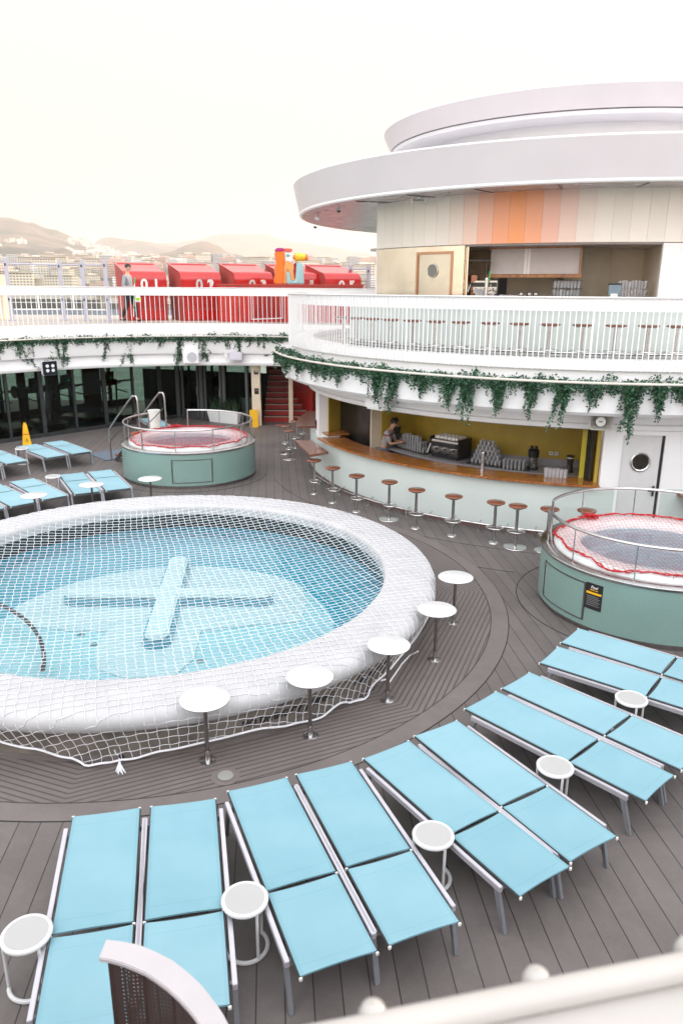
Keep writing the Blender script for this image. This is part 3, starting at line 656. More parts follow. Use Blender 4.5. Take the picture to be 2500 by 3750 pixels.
# interior
pp(MB().arcbox(C, 4.78, 4.85, 0, 2.25, R(203), A1, 60), 'back_wall', YELLOW)
pL = arcpt(C, 6.75, R(197)); pF0 = at(1266, 1600, .92); pF1 = at(1388, 1640, .92); pF0.z = pF1.z = 0
def wallseg(a, b, z0, z1, th, m, name, **k):
    d = (b - a); d.z = 0; L = d.length; c = (a + b) / 2; ang = atan2(d.y, d.x)
    return pp(MB().box((c.x, c.y, (z0 + z1) / 2), (L, th, z1 - z0), ang), name, m, **k)
wallseg(pL, pF0, 0, 2.2, .05, YELLOW, 'side_wall')
fr_ = wallseg(pF0, pF1, .05, 2.15, .5, FRIDGE, 'fridge')
tf = (pF1 - pF0).normalized(); nf = V(tf.y, -tf.x, 0)
q = pF0 + tf * .04 + nf * .27
pp(MB().tube([q + V(0, 0, .75), q + nf * .05 + V(0, 0, .75), q + nf * .05 + V(0, 0, 1.25), q + V(0, 0, 1.25)], .012), 'handle', STEEL, parent=fr_)
wallseg(pF1 + tf * .02, pF1 + tf * .07, 0, 2.2, .56, CREAM, 'trim_post')
wallseg(pF1 + tf * .07, arcpt(C, 4.85, R(208)), 0, 2.2, .05, YELLOW, 'side_wall')
e0, e1 = arcpt(C, 4.8, R(259.3)), arcpt(C, 6.86, R(259.3))
wallseg(e0, e1, 0, 2.2, .06, YELLOW, 'side_wall'); wallseg(arcpt(C, 6.2, R(257.8)), arcpt(C, 6.5, R(257.4)), 0, 2.2, .10, mat('bright_mustard_post', (.52, .44, .03), .4), 'post')
wallseg(arcpt(C, 6.55, R(257.9)), arcpt(C, 6.8, R(258.4)), 1.1, 2.2, .04, RUBBER, 'shutter_track')
pp(MB().arcbox(C, 4.85, 5.72, .90, .95, R(206.5), R(258.3), 60), 'worktop', GREYC, bevel=.006)
pp(MB().arcbox(C, 4.85, 5.60, .05, .90, R(207), R(258.3), 60), 'under_counter', mat('dark_under_counter', (.05, .05, .052), .35, .5, var=.2))
for k in range(7): pp(MB().arcbox(C, 5.60, 5.63, .35, .82, R(209 + 6.5 * k), R(214.6 + 6.5 * k), 6), 'fridge_drawer', [FRIDGE, STEELD, BLACK][k % 3], bevel=.004)
pp(MB().arcbox(C, 4.86, 4.875, .95, 1.10, R(208), R(258.3), 60), 'backsplash', GREYC)
pp(MB().arcbox(C, 6.05, 6.44, .96, .99, R(216), R(257), 40), 'inner_worktop', STEEL, bevel=.004)
pp(MB().arcbox(C, 4.9, 5.35, 1.98, 2.04, R(238), R(257), 30), 'hanging_shelf', TEAKD)
pp(MB().arcbox(C, 4.9, 5.30, 2.045, 2.09, R(239), R(256), 30), 'shelf_trim', STEEL)
pp(MB().arcbox(C, .5, 6.85, 2.18, 2.24, R(195), R(262), 60), 'ceiling', YELLOW)
pp(MB().arcbox(C, .5, 6.85, .002, .012, R(195), R(262), 60), 'bar_floor', mat('brown_bar_floor', (.10, .06, .05), .4))
# fascias around the balcony
pp(MB().lathe([(6.70, 2.16), (6.98, 2.14), (7.02, 2.16), (7.02, 2.24), (6.96, 2.26), (6.94, 2.50), (7.02, 2.52)], (C[0], C[1], 0), 140, R(140), R(330)), 'soffit_fascia', WHITE, ang=50)
pp(MB().lathe([(7.0, 2.50), (7.66, 2.50), (7.72, 2.56), (7.74, 2.93), (7.70, 2.96), (7.66, 2.93), (7.64, 2.72), (7.46, 2.72), (7.46, 3.42), (7.40, 3.44), (6.9, 3.44), (6.9, 3.30)], (C[0], C[1], 0), 160, R(140), R(330)), 'balcony_fascia', WHITE, ang=40)
pp(MB().lathe([(6.9, 3.302), (.1, 3.302)], (C[0], C[1], 0), 140), 'upper_floor', mat('upper_grey_floor', (.45, .42, .40), .6))
# upper storey ----------------------------------------------------
pp(MB().arcbox(C, 6.46, 6.56, 3.42, 4.42, R(205), R(330), 120), 'upper_bar_front', PALEG)
pp(MB().arcbox(C, 6.44, 6.53, 3.31, 3.42, R(205), R(330), 120), 'upper_toe_kick', mat('brown_toe_kick_upper', (.20, .12, .10), .35))
pp(MB().arcbox(C, 6.12, 6.70, 4.42, 4.46, R(205), R(330), 120), 'upper_counter', TEAKD, bevel=.01)
st = pp(MB().arcbox(C, 6.02, 6.10, 3.3, 5.46, R(208.9), R(221.6), 24), 'steel_wall', BRASS)
pp(MB().arcbox(C, 6.02, 6.10, 3.3, 5.46, R(230.4), R(232.8), 6), 'steel_wall', BRASS)
pp(MB().arcbox(C, 6.02, 6.10, 5.34, 5.46, R(221.6), R(230.4), 12), 'steel_wall', BRASS)
pp(MB().arcbox(C, 6.02, 6.115, 3.3, 5.36, R(221.6), R(222.0), 2).arcbox(C, 6.02, 6.115, 3.3, 5.36, R(229.9), R(230.4), 2).arcbox(C, 6.02, 6.115, 5.31, 5.36, R(222), R(229.9), 8), 'upper_door_frame', mat('copper_trim', (.48, .27, .17), .3, .8))
ud = pp(MB().arcbox(C, 6.03, 6.085, 3.3, 5.31, R(222.05), R(229.85), 12), 'door', mat('brushed_door_steel', (.66, .60, .50), .32, 1, var=.1, vs=1.5))
pn_ = V(cos(R(225.7)), sin(R(225.7)), 0); ring_on(arcpt(C, 6.095, R(225.7), 4.99), pn_, .13, .012, STEEL, 'porthole_rim', ud, mat('porthole_grey', (.16, .17, .15), .1))
a_ = arcpt(C, 6.10, R(208.9)); wallseg(a_, V(a_.x + .5, 27, 0), 3.3, 5.46, .06, WHITE, 'end_wall')
pp(MB().arcbox(C, 6.02, 6.10, 4.46, 5.46, R(267.6), R(330), 60), 'upper_wall', WHITE)
pp(MB().arcbox(C, 4.0, 4.1, 3.3, 5.6, R(225), R(275), 50), 'upper_back_wall', BEIGE)
g0, g1 = arcpt(C, 6.0, R(232.9)), arcpt(C, 4.05, R(228)); wallseg(g0, g1, 3.3, 5.5, .05, BRASS, 'upper_side_wall')
g0, g1 = arcpt(C, 6.0, R(268.5)), arcpt(C, 4.05, R(273)); wallseg(g0, g1, 3.3, 5.5, .05, BEIGE, 'upper_side_wall')
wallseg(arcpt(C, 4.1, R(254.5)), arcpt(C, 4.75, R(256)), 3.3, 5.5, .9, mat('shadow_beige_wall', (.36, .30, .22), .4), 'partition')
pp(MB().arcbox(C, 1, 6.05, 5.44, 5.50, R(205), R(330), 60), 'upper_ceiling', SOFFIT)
bd = pp(MB().arcbox(C, 5.3, 5.36, 4.93, 5.43, R(235.0), R(254.0), 24), 'menu_board', mat('menu_board_panel', (.55, .50, .49), .35, var=.04, vs=8), bevel=.004)
pp(MB().arcbox(C, 5.28, 5.40, 4.86, 4.925, R(234.2), R(254.6), 24).arcbox(C, 5.28, 5.40, 4.93, 5.43, R(254.05), R(254.4), 2).arcbox(C, 5.28, 5.38, 5.41, 5.45, R(234.6), R(254.4), 20), 'menu_board_frame', TEAK)
for k, a in enumerate((242.6, 243.3)): pp(MB().arcbox(C, 5.361, 5.366, 4.93, 5.42, R(a), R(a + .55), 2), 'menu_board_strip', CUPW)
# panelled drum: board colours with the warm orange glow painted in
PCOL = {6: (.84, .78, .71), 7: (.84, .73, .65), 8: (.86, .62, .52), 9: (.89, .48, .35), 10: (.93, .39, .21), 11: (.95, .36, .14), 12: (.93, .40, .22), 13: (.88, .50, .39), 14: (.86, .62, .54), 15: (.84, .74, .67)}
aa = 208.9; k = 0
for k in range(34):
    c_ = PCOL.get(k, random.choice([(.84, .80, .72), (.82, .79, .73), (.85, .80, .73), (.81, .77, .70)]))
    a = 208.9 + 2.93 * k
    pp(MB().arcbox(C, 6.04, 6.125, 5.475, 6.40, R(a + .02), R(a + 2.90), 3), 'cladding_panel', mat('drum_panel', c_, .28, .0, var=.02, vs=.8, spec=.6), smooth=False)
pp(MB().arcbox(C, 5.9, 6.118, 5.472, 6.405, R(208.9), R(330), 80), 'drum_backing', mat('panel_joint_grey', (.72, .67, .60), .5))
b_ = arcpt(C, 6.08, R(208.9)); wallseg(b_, V(b_.x + .6, 27, 0), 5.46, 6.42, .06, WHITE, 'drum_end_wall')
# roofs
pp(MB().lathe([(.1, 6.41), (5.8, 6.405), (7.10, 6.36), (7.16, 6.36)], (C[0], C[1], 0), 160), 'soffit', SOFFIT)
pp(MB().lathe([(7.16, 6.36), (7.205, 6.365), (7.22, 6.385), (7.22, 6.42)], (C[0], C[1], 0), 160), 'roof_lip', WHITE)
pp(MB().lathe([(7.20, 6.43), (7.22, 6.42), (7.37, 7.05), (7.31, 7.09), (4.3, 7.16)], (C[0], C[1], 0), 160), 'roof', ROOFP, ang=40)
pp(MB().arcbox(C, 4.12, 4.2, 7.1, 8.0, 0, 2 * pi, 120), 'roof_drum', WHITE)
pp(MB().lathe([(4.15, 7.84), (4.77, 7.80), (4.86, 7.86), (4.88, 7.93), (4.84, 7.95), (4.6, 7.96)], (C[0], C[1], 0), 160), 'upper_roof_lip', ROOF2, ang=40)
pp(MB().lathe([(4.8, 7.955), (4.92, 7.95), (5.10, 8.33), (5.05, 8.37), (0.01, 8.5)], (C[0], C[1], 0), 160), 'upper_roof', ROOFP, ang=40)
for (a, r0, r1) in ((214, 6.15, 7.05), (226, 6.15, 7.05), (238, 6.15, 7.05), (250, 6.15, 7.05), (262, 6.15, 7.05)):
    pp(MB().tube([arcpt(C, r0, R(a), 6.39), arcpt(C, r1, R(a), 6.355)], .008, 4), 'soffit_joint', RUBBER)
for k in range(8):
    pp(MB().cyl(arcpt(C, 6.75, R(196 + 9 * k), 6.365), .06, .02, 16), 'downlight', mat('downlight_ring', (.3, .28, .27), .3, .5))
# security cameras under the roof
def seccam(p, label, s=1):
    t = empty('security_camera', p, label, 'camera'); MB().cyl((0, 0, -.02), .05 * s, .02, 16).build('mount', CUPW, t)
    MB().tube([(0, 0, -.02), (0, 0, -.10 * s)], .014, 8).build('bracket', STEELD, t)
    MB().cyl((0, 0, 0), .045 * s, .19 * s, 16).build('housing', mat('camera_housing', (.25, .22, .18), .35, .6), t); h = t.children[-1]; h.rotation_euler = (R(150), 0, R(-20)); h.location = (-.02, -.0, -.11 * s)
    h2 = MB().cyl((0, 0, .19 * s), .035 * s, .008, 16).build('lens', BLACK, h)
seccam(arcpt(C, 6.86, R(191.8), 6.36), 'small bullet security camera hanging from the outer left edge of the disc roof', 1.2)
t = empty('security_camera', arcpt(C, 6.6, R(199.8), 6.37), 'small dome security camera under the disc roof beside the bullet camera', 'camera')
MB().cyl((0, 0, -.03), .05, .03, 16).build('mount', CUPW, t); MB().sphere((0, 0, -.04), .045).build('dome', DARKM, t)
t = empty('light_fitting', arcpt(C, 6.4, R(224), 6.38), 'small two armed light fitting on the soffit above the cream panels', 'light')
MB().cyl((0, 0, -.03), .04, .03, 12).build('mount', CUPW, t); MB().tube([(-.16, 0, -.05), (.16, 0, -.05)], .012).build('arm', STEELD, t)
for s in (-1, 1): MB().cyl((s * .14, 0, -.12), .045, .1, 12, .03).build('lamp_head', CUPW, t)

# ================================================================ railings
def railing(c, r, z0, z1, a0, a1, nbar, label, fl=.2):
    t = empty('balcony_railing', (c[0], c[1], z0), label, 'railing'); inv = Matrix.Translation((-c[0], -c[1], -z0))
    def P(b, name, m, **k): o = b.build(name, m, t, **k); o.matrix_parent_inverse = inv; return o
    P(MB().arcbox(c, r - .05, r - .012, z1 - fl, z1, a0, a1, 140), 'top_band', WHITE, bevel=.006)
    P(MB().arcbox(c, r - .07, r + .03, z1, z1 + .025, a0, a1, 140), 'handrail', WHITE, bevel=.008)
    P(MB().arcbox(c, r - .05, r - .012, z0 + .02, z0 + .2, a0, a1, 140), 'bottom_band', WHITE, bevel=.006)
    me = None; rest = MB()
    for i in range(nbar):
        a = a0 + (a1 - a0) * (i + .5) / nbar; wd = .016 if i % 18 else .03
        if me is None: me = MB().box((0, 0, 0), (.014, .016, z1 - z0 - .03)).mesh('bar', WHITE, smooth=False)
        p = arcpt(c, r + .0, a, (z0 + z1) / 2 - .0)
        keep = i >= nbar - 100 if c is C else i < 100
        if keep:
            o = bpy.data.objects.new('bar', me); col.objects.link(o); o.parent = t; o.matrix_parent_inverse = inv; o.location = p; o.rotation_euler = (0, 0, a)
            if i % 18 == 0: o.scale = (1.3, 2.0, 1)
        else: rest.box(p, (.014, .016, z1 - z0 - .03), a)
    if rest.v: tag(P(rest, 'bars', WHITE, smooth=False), kind='stuff')
    return t
railing(C, 7.53, 3.25, 4.49, R(163), R(275), 152, 'white curved balcony railing of vertical bars around the upper bar', .22)
C3 = (-3.7, 17.4)
railing(C3, 8.50, 3.30, 4.62, R(52.5), R(152), 96, 'white curved balcony railing above the gym windows on the far side', .24)
# planter hoops with spokes
def hoop(c, r, rin, z, a0, a1, nsp, label):
    t = empty('planter_hoop', (c[0], c[1], z), label, 'metal hoop'); inv = Matrix.Translation((-c[0], -c[1], -z))
    o = MB().tube(arc(c, r, a0, a1, z, 120), .022, 8).build('rail', mat('ivory_painted_tube', (.62, .58, .52), .4), t); o.matrix_parent_inverse = inv
    for k in range(nsp):
        a = a0 + (a1 - a0) * (k + .5) / nsp; o = MB().tube([arcpt(c, rin, a, z - .02), arcpt(c, r, a, z)], .011, 6).build('spoke', WHITE, t); o.matrix_parent_inverse = inv
hoop(C, 7.92, 7.45, 3.10, R(168), R(285), 34, 'pale metal hoop carrying the ivy around the upper bar balcony')
hoop(C3, 8.10, 8.40, 3.10, R(50), R(152), 26, 'pale metal hoop carrying the ivy below the far balcony')

# ================================================================ far deck, gym and stairs
gym = empty('gym_block', (0, 24, 0), 'low glazed gym block below the far upper deck', 'building')
def gp(b, name, m, bevel=0, parent=None, **k):
    o = b.build(name, m, None, bevel, **k); o.parent = parent or gym; o.matrix_parent_inverse = Matrix.Identity(4) if parent else Matrix.Translation((0, -24, 0)); return o
def gseg(a, b, z0, z1, th, m, name, **k):
    a = V(a[0], a[1], 0); b = V(b[0], b[1], 0); d = b - a; c = (a + b) / 2
    return gp(MB().box((c.x, c.y, (z0 + z1) / 2), (d.length, th, z1 - z0), atan2(d.y, d.x)), name, m, **k)
arcL = [arcpt(C3, 8.42, R(152 - 104 * k / 40)) for k in range(41)]
poly = [(p.x, p.y) for p in arcL] + [(2.5, 23.2), (2.5, 33.5), (-17, 33.5), (-17, 21.5)]
gp(MB().prism(poly, 2.62, 3.50), 'upper_deck_slab', mat('upper_deck_floor', (.42, .37, .33), .6, var=.08, vs=1.5), smooth=False)
gp(MB().lathe([(9.0, 2.14), (8.30, 2.12), (8.27, 2.16), (8.27, 2.22), (8.34, 2.24), (8.36, 2.50), (8.26, 2.52), (8.24, 2.58), (8.22, 2.93), (8.26, 2.96), (8.30, 2.93), (8.30, 2.78), (8.40, 2.78), (8.40, 3.50)], (C3[0], C3[1], 0), 120, R(46), R(153)), 'deck_fascia', WHITE, ang=40)
gp(MB().prism([(p.x, p.y) for p in [arcpt(C3, 8.9, R(152 - 104 * k / 40)) for k in range(41)]] + [(2.5, 30), (-16, 30), (-16, 20)], 2.20, 2.26), 'gym_ceiling', mat('dark_ceiling', (.03, .03, .03), .7), smooth=False)
W0, W1, W2 = V(-14.3, 18.3, 0), V(-6.1, 27.75, 0), V(-3.15, 26.1, 0)
dd = (W1 - W0).normalized(); L01 = (W1 - W0).length
gseg(W0, W1, .10, 2.2, .012, GLASSD, 'window_glass'); gseg(W0, W1, 0.0, .12, .10, DARKM, 'window_sill'); gseg(W0, W1, 2.1, 2.2, .10, DARKM, 'window_head')
k = 0; s = .55
while s < L01:
    p = W0 + dd * s; gp(MB().box((p.x, p.y, 1.1), (.07 if k % 2 else .12, .10, 2.2), atan2(dd.y, dd.x)), 'mullion', DARKM); s += 1.12; k += 1
d2 = (W2 - W1).normalized(); L12 = (W2 - W1).length; a12 = atan2(d2.y, d2.x)
gseg(W1, W2, .10, 2.2, .012, GLASSD, 'window_glass'); gseg(W1, W2, 0, .08, .10, DARKM, 'window_sill')
for s, wd in ((.06, .18), (.30, .07), (1.02, .07), (1.18, .14), (1.36, .07), (2.05, .07), (2.2, .12), (3.2, .1)):
    p = W1 + d2 * s; gp(MB().box((p.x, p.y, 1.1), (wd, .10, 2.2), a12), 'door_stile', mat('grey_door_frame', (.10, .11, .11), .4, .2))
for s in (.66, 1.70):
    p = W1 + d2 * s; gp(MB().box((p.x, p.y, .22), (.66, .09, .3), a12), 'door_rail', DARKM)
    gp(MB().tube([p + d2 * .22 + V(.05, -.08, .9), p + d2 * .22 + V(.05, -.08, 1.2)], .012), 'door_handle', STEEL)
# far side of the gym: mullions against the sea
nn_ = V(-dd.y, dd.x, 0); G0, G1 = W0 + nn_ * 4.2 - dd * 4, W1 + nn_ * 4.2 + dd * 1.0
gseg(G0, G1, 0, .25, .1, BLACK, 'far_sill'); gseg(V(-8.2, 31.2, 0), V(-2.9, 29.6, 0), 0, 1.45, .1, BLACK, 'rear_darkening_panel'); gseg(G0, G1, 2.0, 2.2, .1, DARKM, 'far_head')  # black rear panel added to darken the view through the glass doors
s = 0; k = 0
while s < (G1 - G0).length:
    p = G0 + dd * s; gp(MB().box((p.x, p.y, 1.1), ((.5, .10, .75, .12, .3)[k % 5], .10, 2.2), atan2(dd.y, dd.x)), 'far_mullion', BLACK); s += (.95, .8, 1.2, .7)[k % 4]; k += 1
gseg(G0, G1, .95, 1.02, .06, BLACK, 'far_transom')
fl = [W0, W1, W2, V(-2.9, 30, 0), V(-9, 31.5, 0), G0]
gp(MB().prism([(p.x, p.y) for p in fl], .006, .02), 'gym_floor', mat('black_gym_floor', (.02, .02, .022), .3), smooth=False)
for (x, y, sx, sy, m) in ((-9.2, 26.3, 3.0, .8, 'b'), (-6.9, 29.3, 2.4, .7, 'b')):
    gp(MB().box((x, y, .035), (sx, sy, .02), atan2(dd.y, dd.x)), 'gym_floor_mat', mat('blue_gym_mat', (.03, .13, .2), .5))
def gp2(b, name, m, **k): return gp(b, name, m, **k)
# gym machines
gm = mat('gym_machine_black', (.012, .012, .013), .35)
def treadmill():
    t = empty('treadmill', (0, 0, 0), '', 'treadmill')
    MB().box((0, 0, .12), (.75, 1.7, .16)).build('running_deck', gm, t, bevel=.03)
    for s in (-1, 1):
        MB().tube([(s * .34, .7, .15), (s * .34, .62, 1.15), (s * .34, .35, 1.22)], .035, 8).build('upright', gm, t)
        MB().tube([(s * .34, .62, .95), (s * .34, -.05, .9)], .022, 8).build('handrail', STEELD, t)
    MB().box((0, .66, 1.22), (.78, .18, .2), rx=.4).build('console', gm, t, bevel=.03)
    MB().box((0, .62, 1.45), (.5, .04, .34), rx=.15).build('screen', BLACK, t, bevel=.01)
    MB().box((.12, .595, 1.40), (.03, .006, .008), rx=.15).build('status_light', GLED, t)
    return t
GLED = bpy.data.materials.new('green_status_led'); GLED.use_nodes = True; pb = GLED.node_tree.nodes['Principled BSDF']; pb.inputs['Emission Color'].default_value = (.05, 1, .2, 1); pb.inputs['Emission Strength'].default_value = 6
tm = treadmill()
for i, s in enumerate((2.6, 4.0, 5.4, 6.8, 8.2, 9.6, 11.0)):
    p = W0 + dd * s + nn_ * (1.5 + .25 * (i % 2)); uniq(tm, i == 0, (p.x, p.y, .02), atan2(dd.y, dd.x) + .25 * (i % 2), ORD[i] + ' treadmill from the left behind the dark gym glass', 'treadmills behind the gym glass')
def rack(x, y, rz, label):
    t = empty('weight_rack', (x, y, .02), label, 'gym rack', rz=rz)
    for sx in (-.55, .55):
        for sy in (-.4, .4): MB().box((sx, sy, 1.05), (.07, .07, 2.1)).build('upright', gm, t)
    MB().box((0, -.4, 2.05), (1.2, .07, .08)).build('top_bar', gm, t); MB().box((0, .4, 2.05), (1.2, .07, .08)).build('top_bar', gm, t)
    MB().tube([(-.9, -.45, 1.3), (.9, -.45, 1.3)], .015).build('barbell', STEEL, t)
    for s in (-1, 1): MB().tube([(s * .7, -.45, 1.3), (s * .76, -.45, 1.3)], .2, 16).build('plate', gm, t)
rack(-5.1, 28.6, a12, 'black weight rack behind the glass doors near the red stairs'); rack(-10.6, 25.4, .9, 'black weight rack behind the gym glass near the floodlight')
# post at the stairs, stairs, red walls
sw = empty('stairwell', (-2.3, 27, 0), 'dark red stairwell beside the gym doors', 'stairs'); swi = Matrix.Translation((2.3, -27, 0))
def sp(b, name, m, bevel=0, parent=None, **k): o = b.build(name, m, None, bevel, **k); o.parent = parent or sw; o.matrix_parent_inverse = Matrix.Identity(4) if parent else swi; return o
cp = sp(MB().box((-2.98, 26.1, 1.1), (.30, .22, 2.2)), 'post', CREAM, bevel=.01)
for z_ in (1.86, 1.22): 
    sp(MB().box((-2.96, 25.985, z_), (.15, .012, .13 if z_ > 1.5 else .2)), 'notice', BLACK); sp(MB().box((-2.96, 25.977, z_ + .03), (.10, .004, .03)), 'notice_line', BRASS)
for k in range(13):
    x0, x1 = -2.82, -1.15 + (-.16 * k if k < 5 else -.8)
    x1 = max(x1, -2.0); y = 26.9 + .27 * k; z = .18 * (k + 1)
    sp(MB().box(((x0 + x1) / 2, y + .14, z / 2), (x1 - x0, .28, z)), 'stair_riser', REDW, smooth=False)
    sp(MB().box(((x0 + x1) / 2, y + .12, z + .013), (x1 - x0, .30, .025)), 'stair_tread', mat('stair_tread_dark', (.06, .045, .04), .5) if k % 1 == 0 else REDW, smooth=False)
    sp(MB().box(((x0 + x1) / 2, y - .02, z + .012), (x1 - x0, .035, .03)), 'stair_nosing', mat('nosing_pale', (.45, .33, .28), .4), smooth=False)
sp(MB().prism([(-1.95, 28.2), (-1.15, 26.95), (-1.05, 27.0), (-1.85, 31), (-1.95, 31)], 0, 3.2), 'stair_side_wall', REDW, smooth=False)
sp(MB().box((-1.4, 30.9, 1.6), (3.4, .1, 3.2)), 'back_wall', REDW); sp(MB().box((.3, 28.2, 1.1), (2.8, .1, 2.2)), 'rear_red_wall', mat('orange_red_wall', (.55, .06, .025), .35, var=.1, vs=2))
sp(MB().tube([(-2.02, 27.6, 2.35), (-1.30, 26.85, 1.35)], .02), 'handrail', CREAM)
sp(MB().box((-1.83, 26.75, 1.1), (.15, .12, 2.2)), 'beige_post', CREAM, bevel=.01); sp(MB().box((-.9, 26.9, 1.85), (1.7, .08, .06)).box((-.9, 26.9, 1.55), (1.7, .06, .05)), 'beige_frame', CREAM)
sp(MB().box((-.9, 26.95, 1.7), (1.6, .05, .24)), 'dark_window', BLACK)
# deck house under the viewer, unseen; added to block low light from behind
t = empty('light_blocking_deck_house', (0, -4, 0), 'unseen white deck house under the viewing deck, added to shade the near loungers', 'deck house')
MB().box((-2, 0, 1.6), (23, 7.0, 3.2)).build('wall', WHITE, t); MB().box((-2, .2, 3.27), (23, 8.0, .14)).build('upper_deck', DPLAIN, t)
# unseen wall on the right, added to keep the low sun off the deck
tag(MB().box((9.8, 4.0, 2.4), (.3, 20, 4.8)).build('sun_blocking_wall', WHITE), 'unseen plain white wall on the right, added to block the low sun', 'wall')
# ================================================================ loungers
def make_lounger():
    t = empty('sun_lounger', (0, 0, 0), '', 'sun lounger'); W = .268
    def panel(y0, y1, sag0, sag1):
        nx, ny = 8, 10; b = MB()
        for dz in (0, -.012):
            vs = []
            for j in range(ny + 1):
                v = j / ny
                for i in range(nx + 1):
                    u = i / nx * 2 - 1; y = y0 + (y1 - y0) * v
                    y += (1 - u * u) * (sag0 * (1 - v) ** 6 - sag1 * v ** 6)
                    vs.append((u * W, y, .383 + dz - .014 * (1 - u * u) * sin(pi * min(1, max(0, v * .9 + .05)))))
            b.add(vs, [(j * (nx + 1) + i, j * (nx + 1) + i + 1, (j + 1) * (nx + 1) + i + 1, (j + 1) * (nx + 1) + i) for j in range(ny) for i in range(nx)])
        return b
    panel(0, 1.215, .006, .010).build('head_sling', FABRIC, t, ang=60)
    panel(1.243, 1.98, .010, .011).build('foot_sling', FABRIC, t, ang=60)
    for s in (-1, 1):
        MB().tube([(s * W, .0, .368), (s * W, 1.98, .368)], .010, 8).build('sling_tube', DARKM, t)
        MB().box((s * (W + .042), .98, .348), (.034, 1.72, .050)).build('side_rail', LRAIL, t, bevel=.004)
        for y, dy in ((.16, -.10), (1.80, .10)):
            x = s * (W + .042); b = MB(); h = .025
            b.add([(x - .017, y - h, .325), (x + .017, y - h, .325), (x + .017, y + h, .325), (x - .017, y + h, .325),
                   (x - .017, y - h * .7 + dy, 0), (x + .017, y - h * .7 + dy, 0), (x + .017, y + h * .7 + dy, 0), (x - .017, y + h * .7 + dy, 0)],
                  [(0, 1, 2, 3), (7, 6, 5, 4), (0, 4, 5, 1), (1, 5, 6, 2), (2, 6, 7, 3), (3, 7, 4, 0)])
            b.build('leg', LLEG, t, bevel=.003)
    for y in (.17, 1.79): MB().box((0, y, .315), (2 * W + .06, .03, .05)).build('crossbar', LLEG, t, bevel=.003)
    for y in (.62, 1.228): MB().tube([(-W, y, .352), (W, y, .352)], .012, 8).build('brace', DARKM, t)
    for x, y in ((-W, -.008), (W, -.008), (-W, 1.99), (W, 1.99), (-W - .005, 1.228), (W + .005, 1.228)):
        MB().box((x, y, .368), (.022, .014, .026)).build('end_cap', CUPW, t, bevel=.003)
    return t
LH = 4.22
HD = [((-.527, 1.244), (-.398, 1.269), (-.460, .958), (-.338, .984)), ((-.381, 1.274), (-.251, 1.3), (-.319, .992), (-.194, 1.013)),
      ((-.233, 1.323), (-.111, 1.372), (-.122, 1.053), (-.007, 1.101)), ((-.094, 1.38), (.026, 1.431), (.017, 1.111), (.131, 1.157)),
      ((.05, 1.436), (.162, 1.514), (.22, 1.205), (.309, 1.264)), ((.174, 1.528), (.284, 1.599), (.329, 1.283), (.433, 1.351)),
      ((.31, 1.65), (.407, 1.736), (.514, 1.446), (.59, 1.512)), ((.424, 1.749), (.517, 1.841), (.624, 1.54), (.712, 1.626)),
      ((.554, 1.89), (.642, 1.998), (.793, 1.727), (.857, 1.808)), ((.653, 2.016), (.736, 2.124), (.88, 1.836), (.953, 1.934))]
lg = make_lounger(); first = True
names = ['blue lounger at the bottom left, first of the near arc, behind the curved screen',
         'second blue lounger of the near arc from the left, beside the first side table gap'] + \
        [ORD[i] + ' blue lounger of the near arc counting from the left' for i in range(2, 10)]
names[9] = 'last blue lounger of the near arc, touching the green tiled hot tub'
for i, (a, b, c_, d) in enumerate(HD):
    hm_ = V((a[0] + b[0]) / 2, (a[1] + b[1]) / 2) * LH; dm = V((c_[0] + d[0]) / 2, (c_[1] + d[1]) / 2) * LH; dr_ = (dm - hm_).normalized()
    rz = atan2(dr_.y, dr_.x) - pi / 2
    o = uniq(lg, first, (hm_.x, hm_.y, 0), rz, names[i], 'blue sun loungers set out around the pool'); first = False
def back(nl, nr, dirang, label, gap=0):
    m = V((nl[0] + nr[0]) / 2, (nl[1] + nr[1]) / 2); 
    return uniq(lg, False, (m.x, m.y, 0), dirang, label, 'blue sun loungers set out around the pool')
def bl(nl, nr, fl, frr, label):
    m = V((nl[0] + nr[0]) / 2, (nl[1] + nr[1]) / 2); f = V((fl[0] + frr[0]) / 2, (fl[1] + frr[1]) / 2); d = (f - m).normalized()
    return uniq(lg, False, (m.x, m.y, 0), atan2(d.y, d.x) - pi / 2, label, 'blue sun loungers set out around the pool')
bl((-5.11, 15.67), (-4.64, 16.01), (-6.15, 17.5), (-5.64, 17.86), 'blue lounger in the far left row nearest the left hot tub')
bl((-5.68, 15.32), (-5.23, 15.73), (-6.72, 17.23), (-6.26, 17.61), 'blue lounger second from the left hot tub in the row behind the pool')
bl((-6.19, 14.9), (-5.81, 15.36), (-7.56, 16.44), (-7.18, 16.92), 'blue lounger third from the left hot tub in the row behind the pool')
bl((-6.63, 14.38), (-6.26, 14.85), (-8.05, 15.85), (-7.64, 16.27), 'blue lounger fourth from the left hot tub in the row behind the pool')
bl((-7.08, 13.9), (-6.72, 14.36), (-8.5, 15.3), (-8.1, 15.75), 'blue lounger cut by the left edge in the row behind the pool')
bl((-7.15, 19.39), (-6.75, 19.85), (-8.62, 21.05), (-8.22, 21.50), 'blue lounger right of a pair in front of the gym glass')
bl((-7.62, 18.91), (-7.25, 19.35), (-9.12, 20.45), (-8.74, 20.96), 'blue lounger by the yellow floor sign in front of the gym glass')
bl((-8.35, 18.17), (-8.00, 18.65), (-9.8, 19.6), (-9.4, 20.1), 'blue lounger behind the small side table at the far left')
bl((-8.8, 17.65), (-8.44, 18.1), (-10.2, 19.1), (-9.9, 19.5), 'blue lounger cut by the left edge in the row before the gym')
bl((-5.9, 23.4), (-5.4, 23.7), (-6.9, 25.2), (-6.4, 25.5), 'blue lounger half hidden behind the left hot tub')

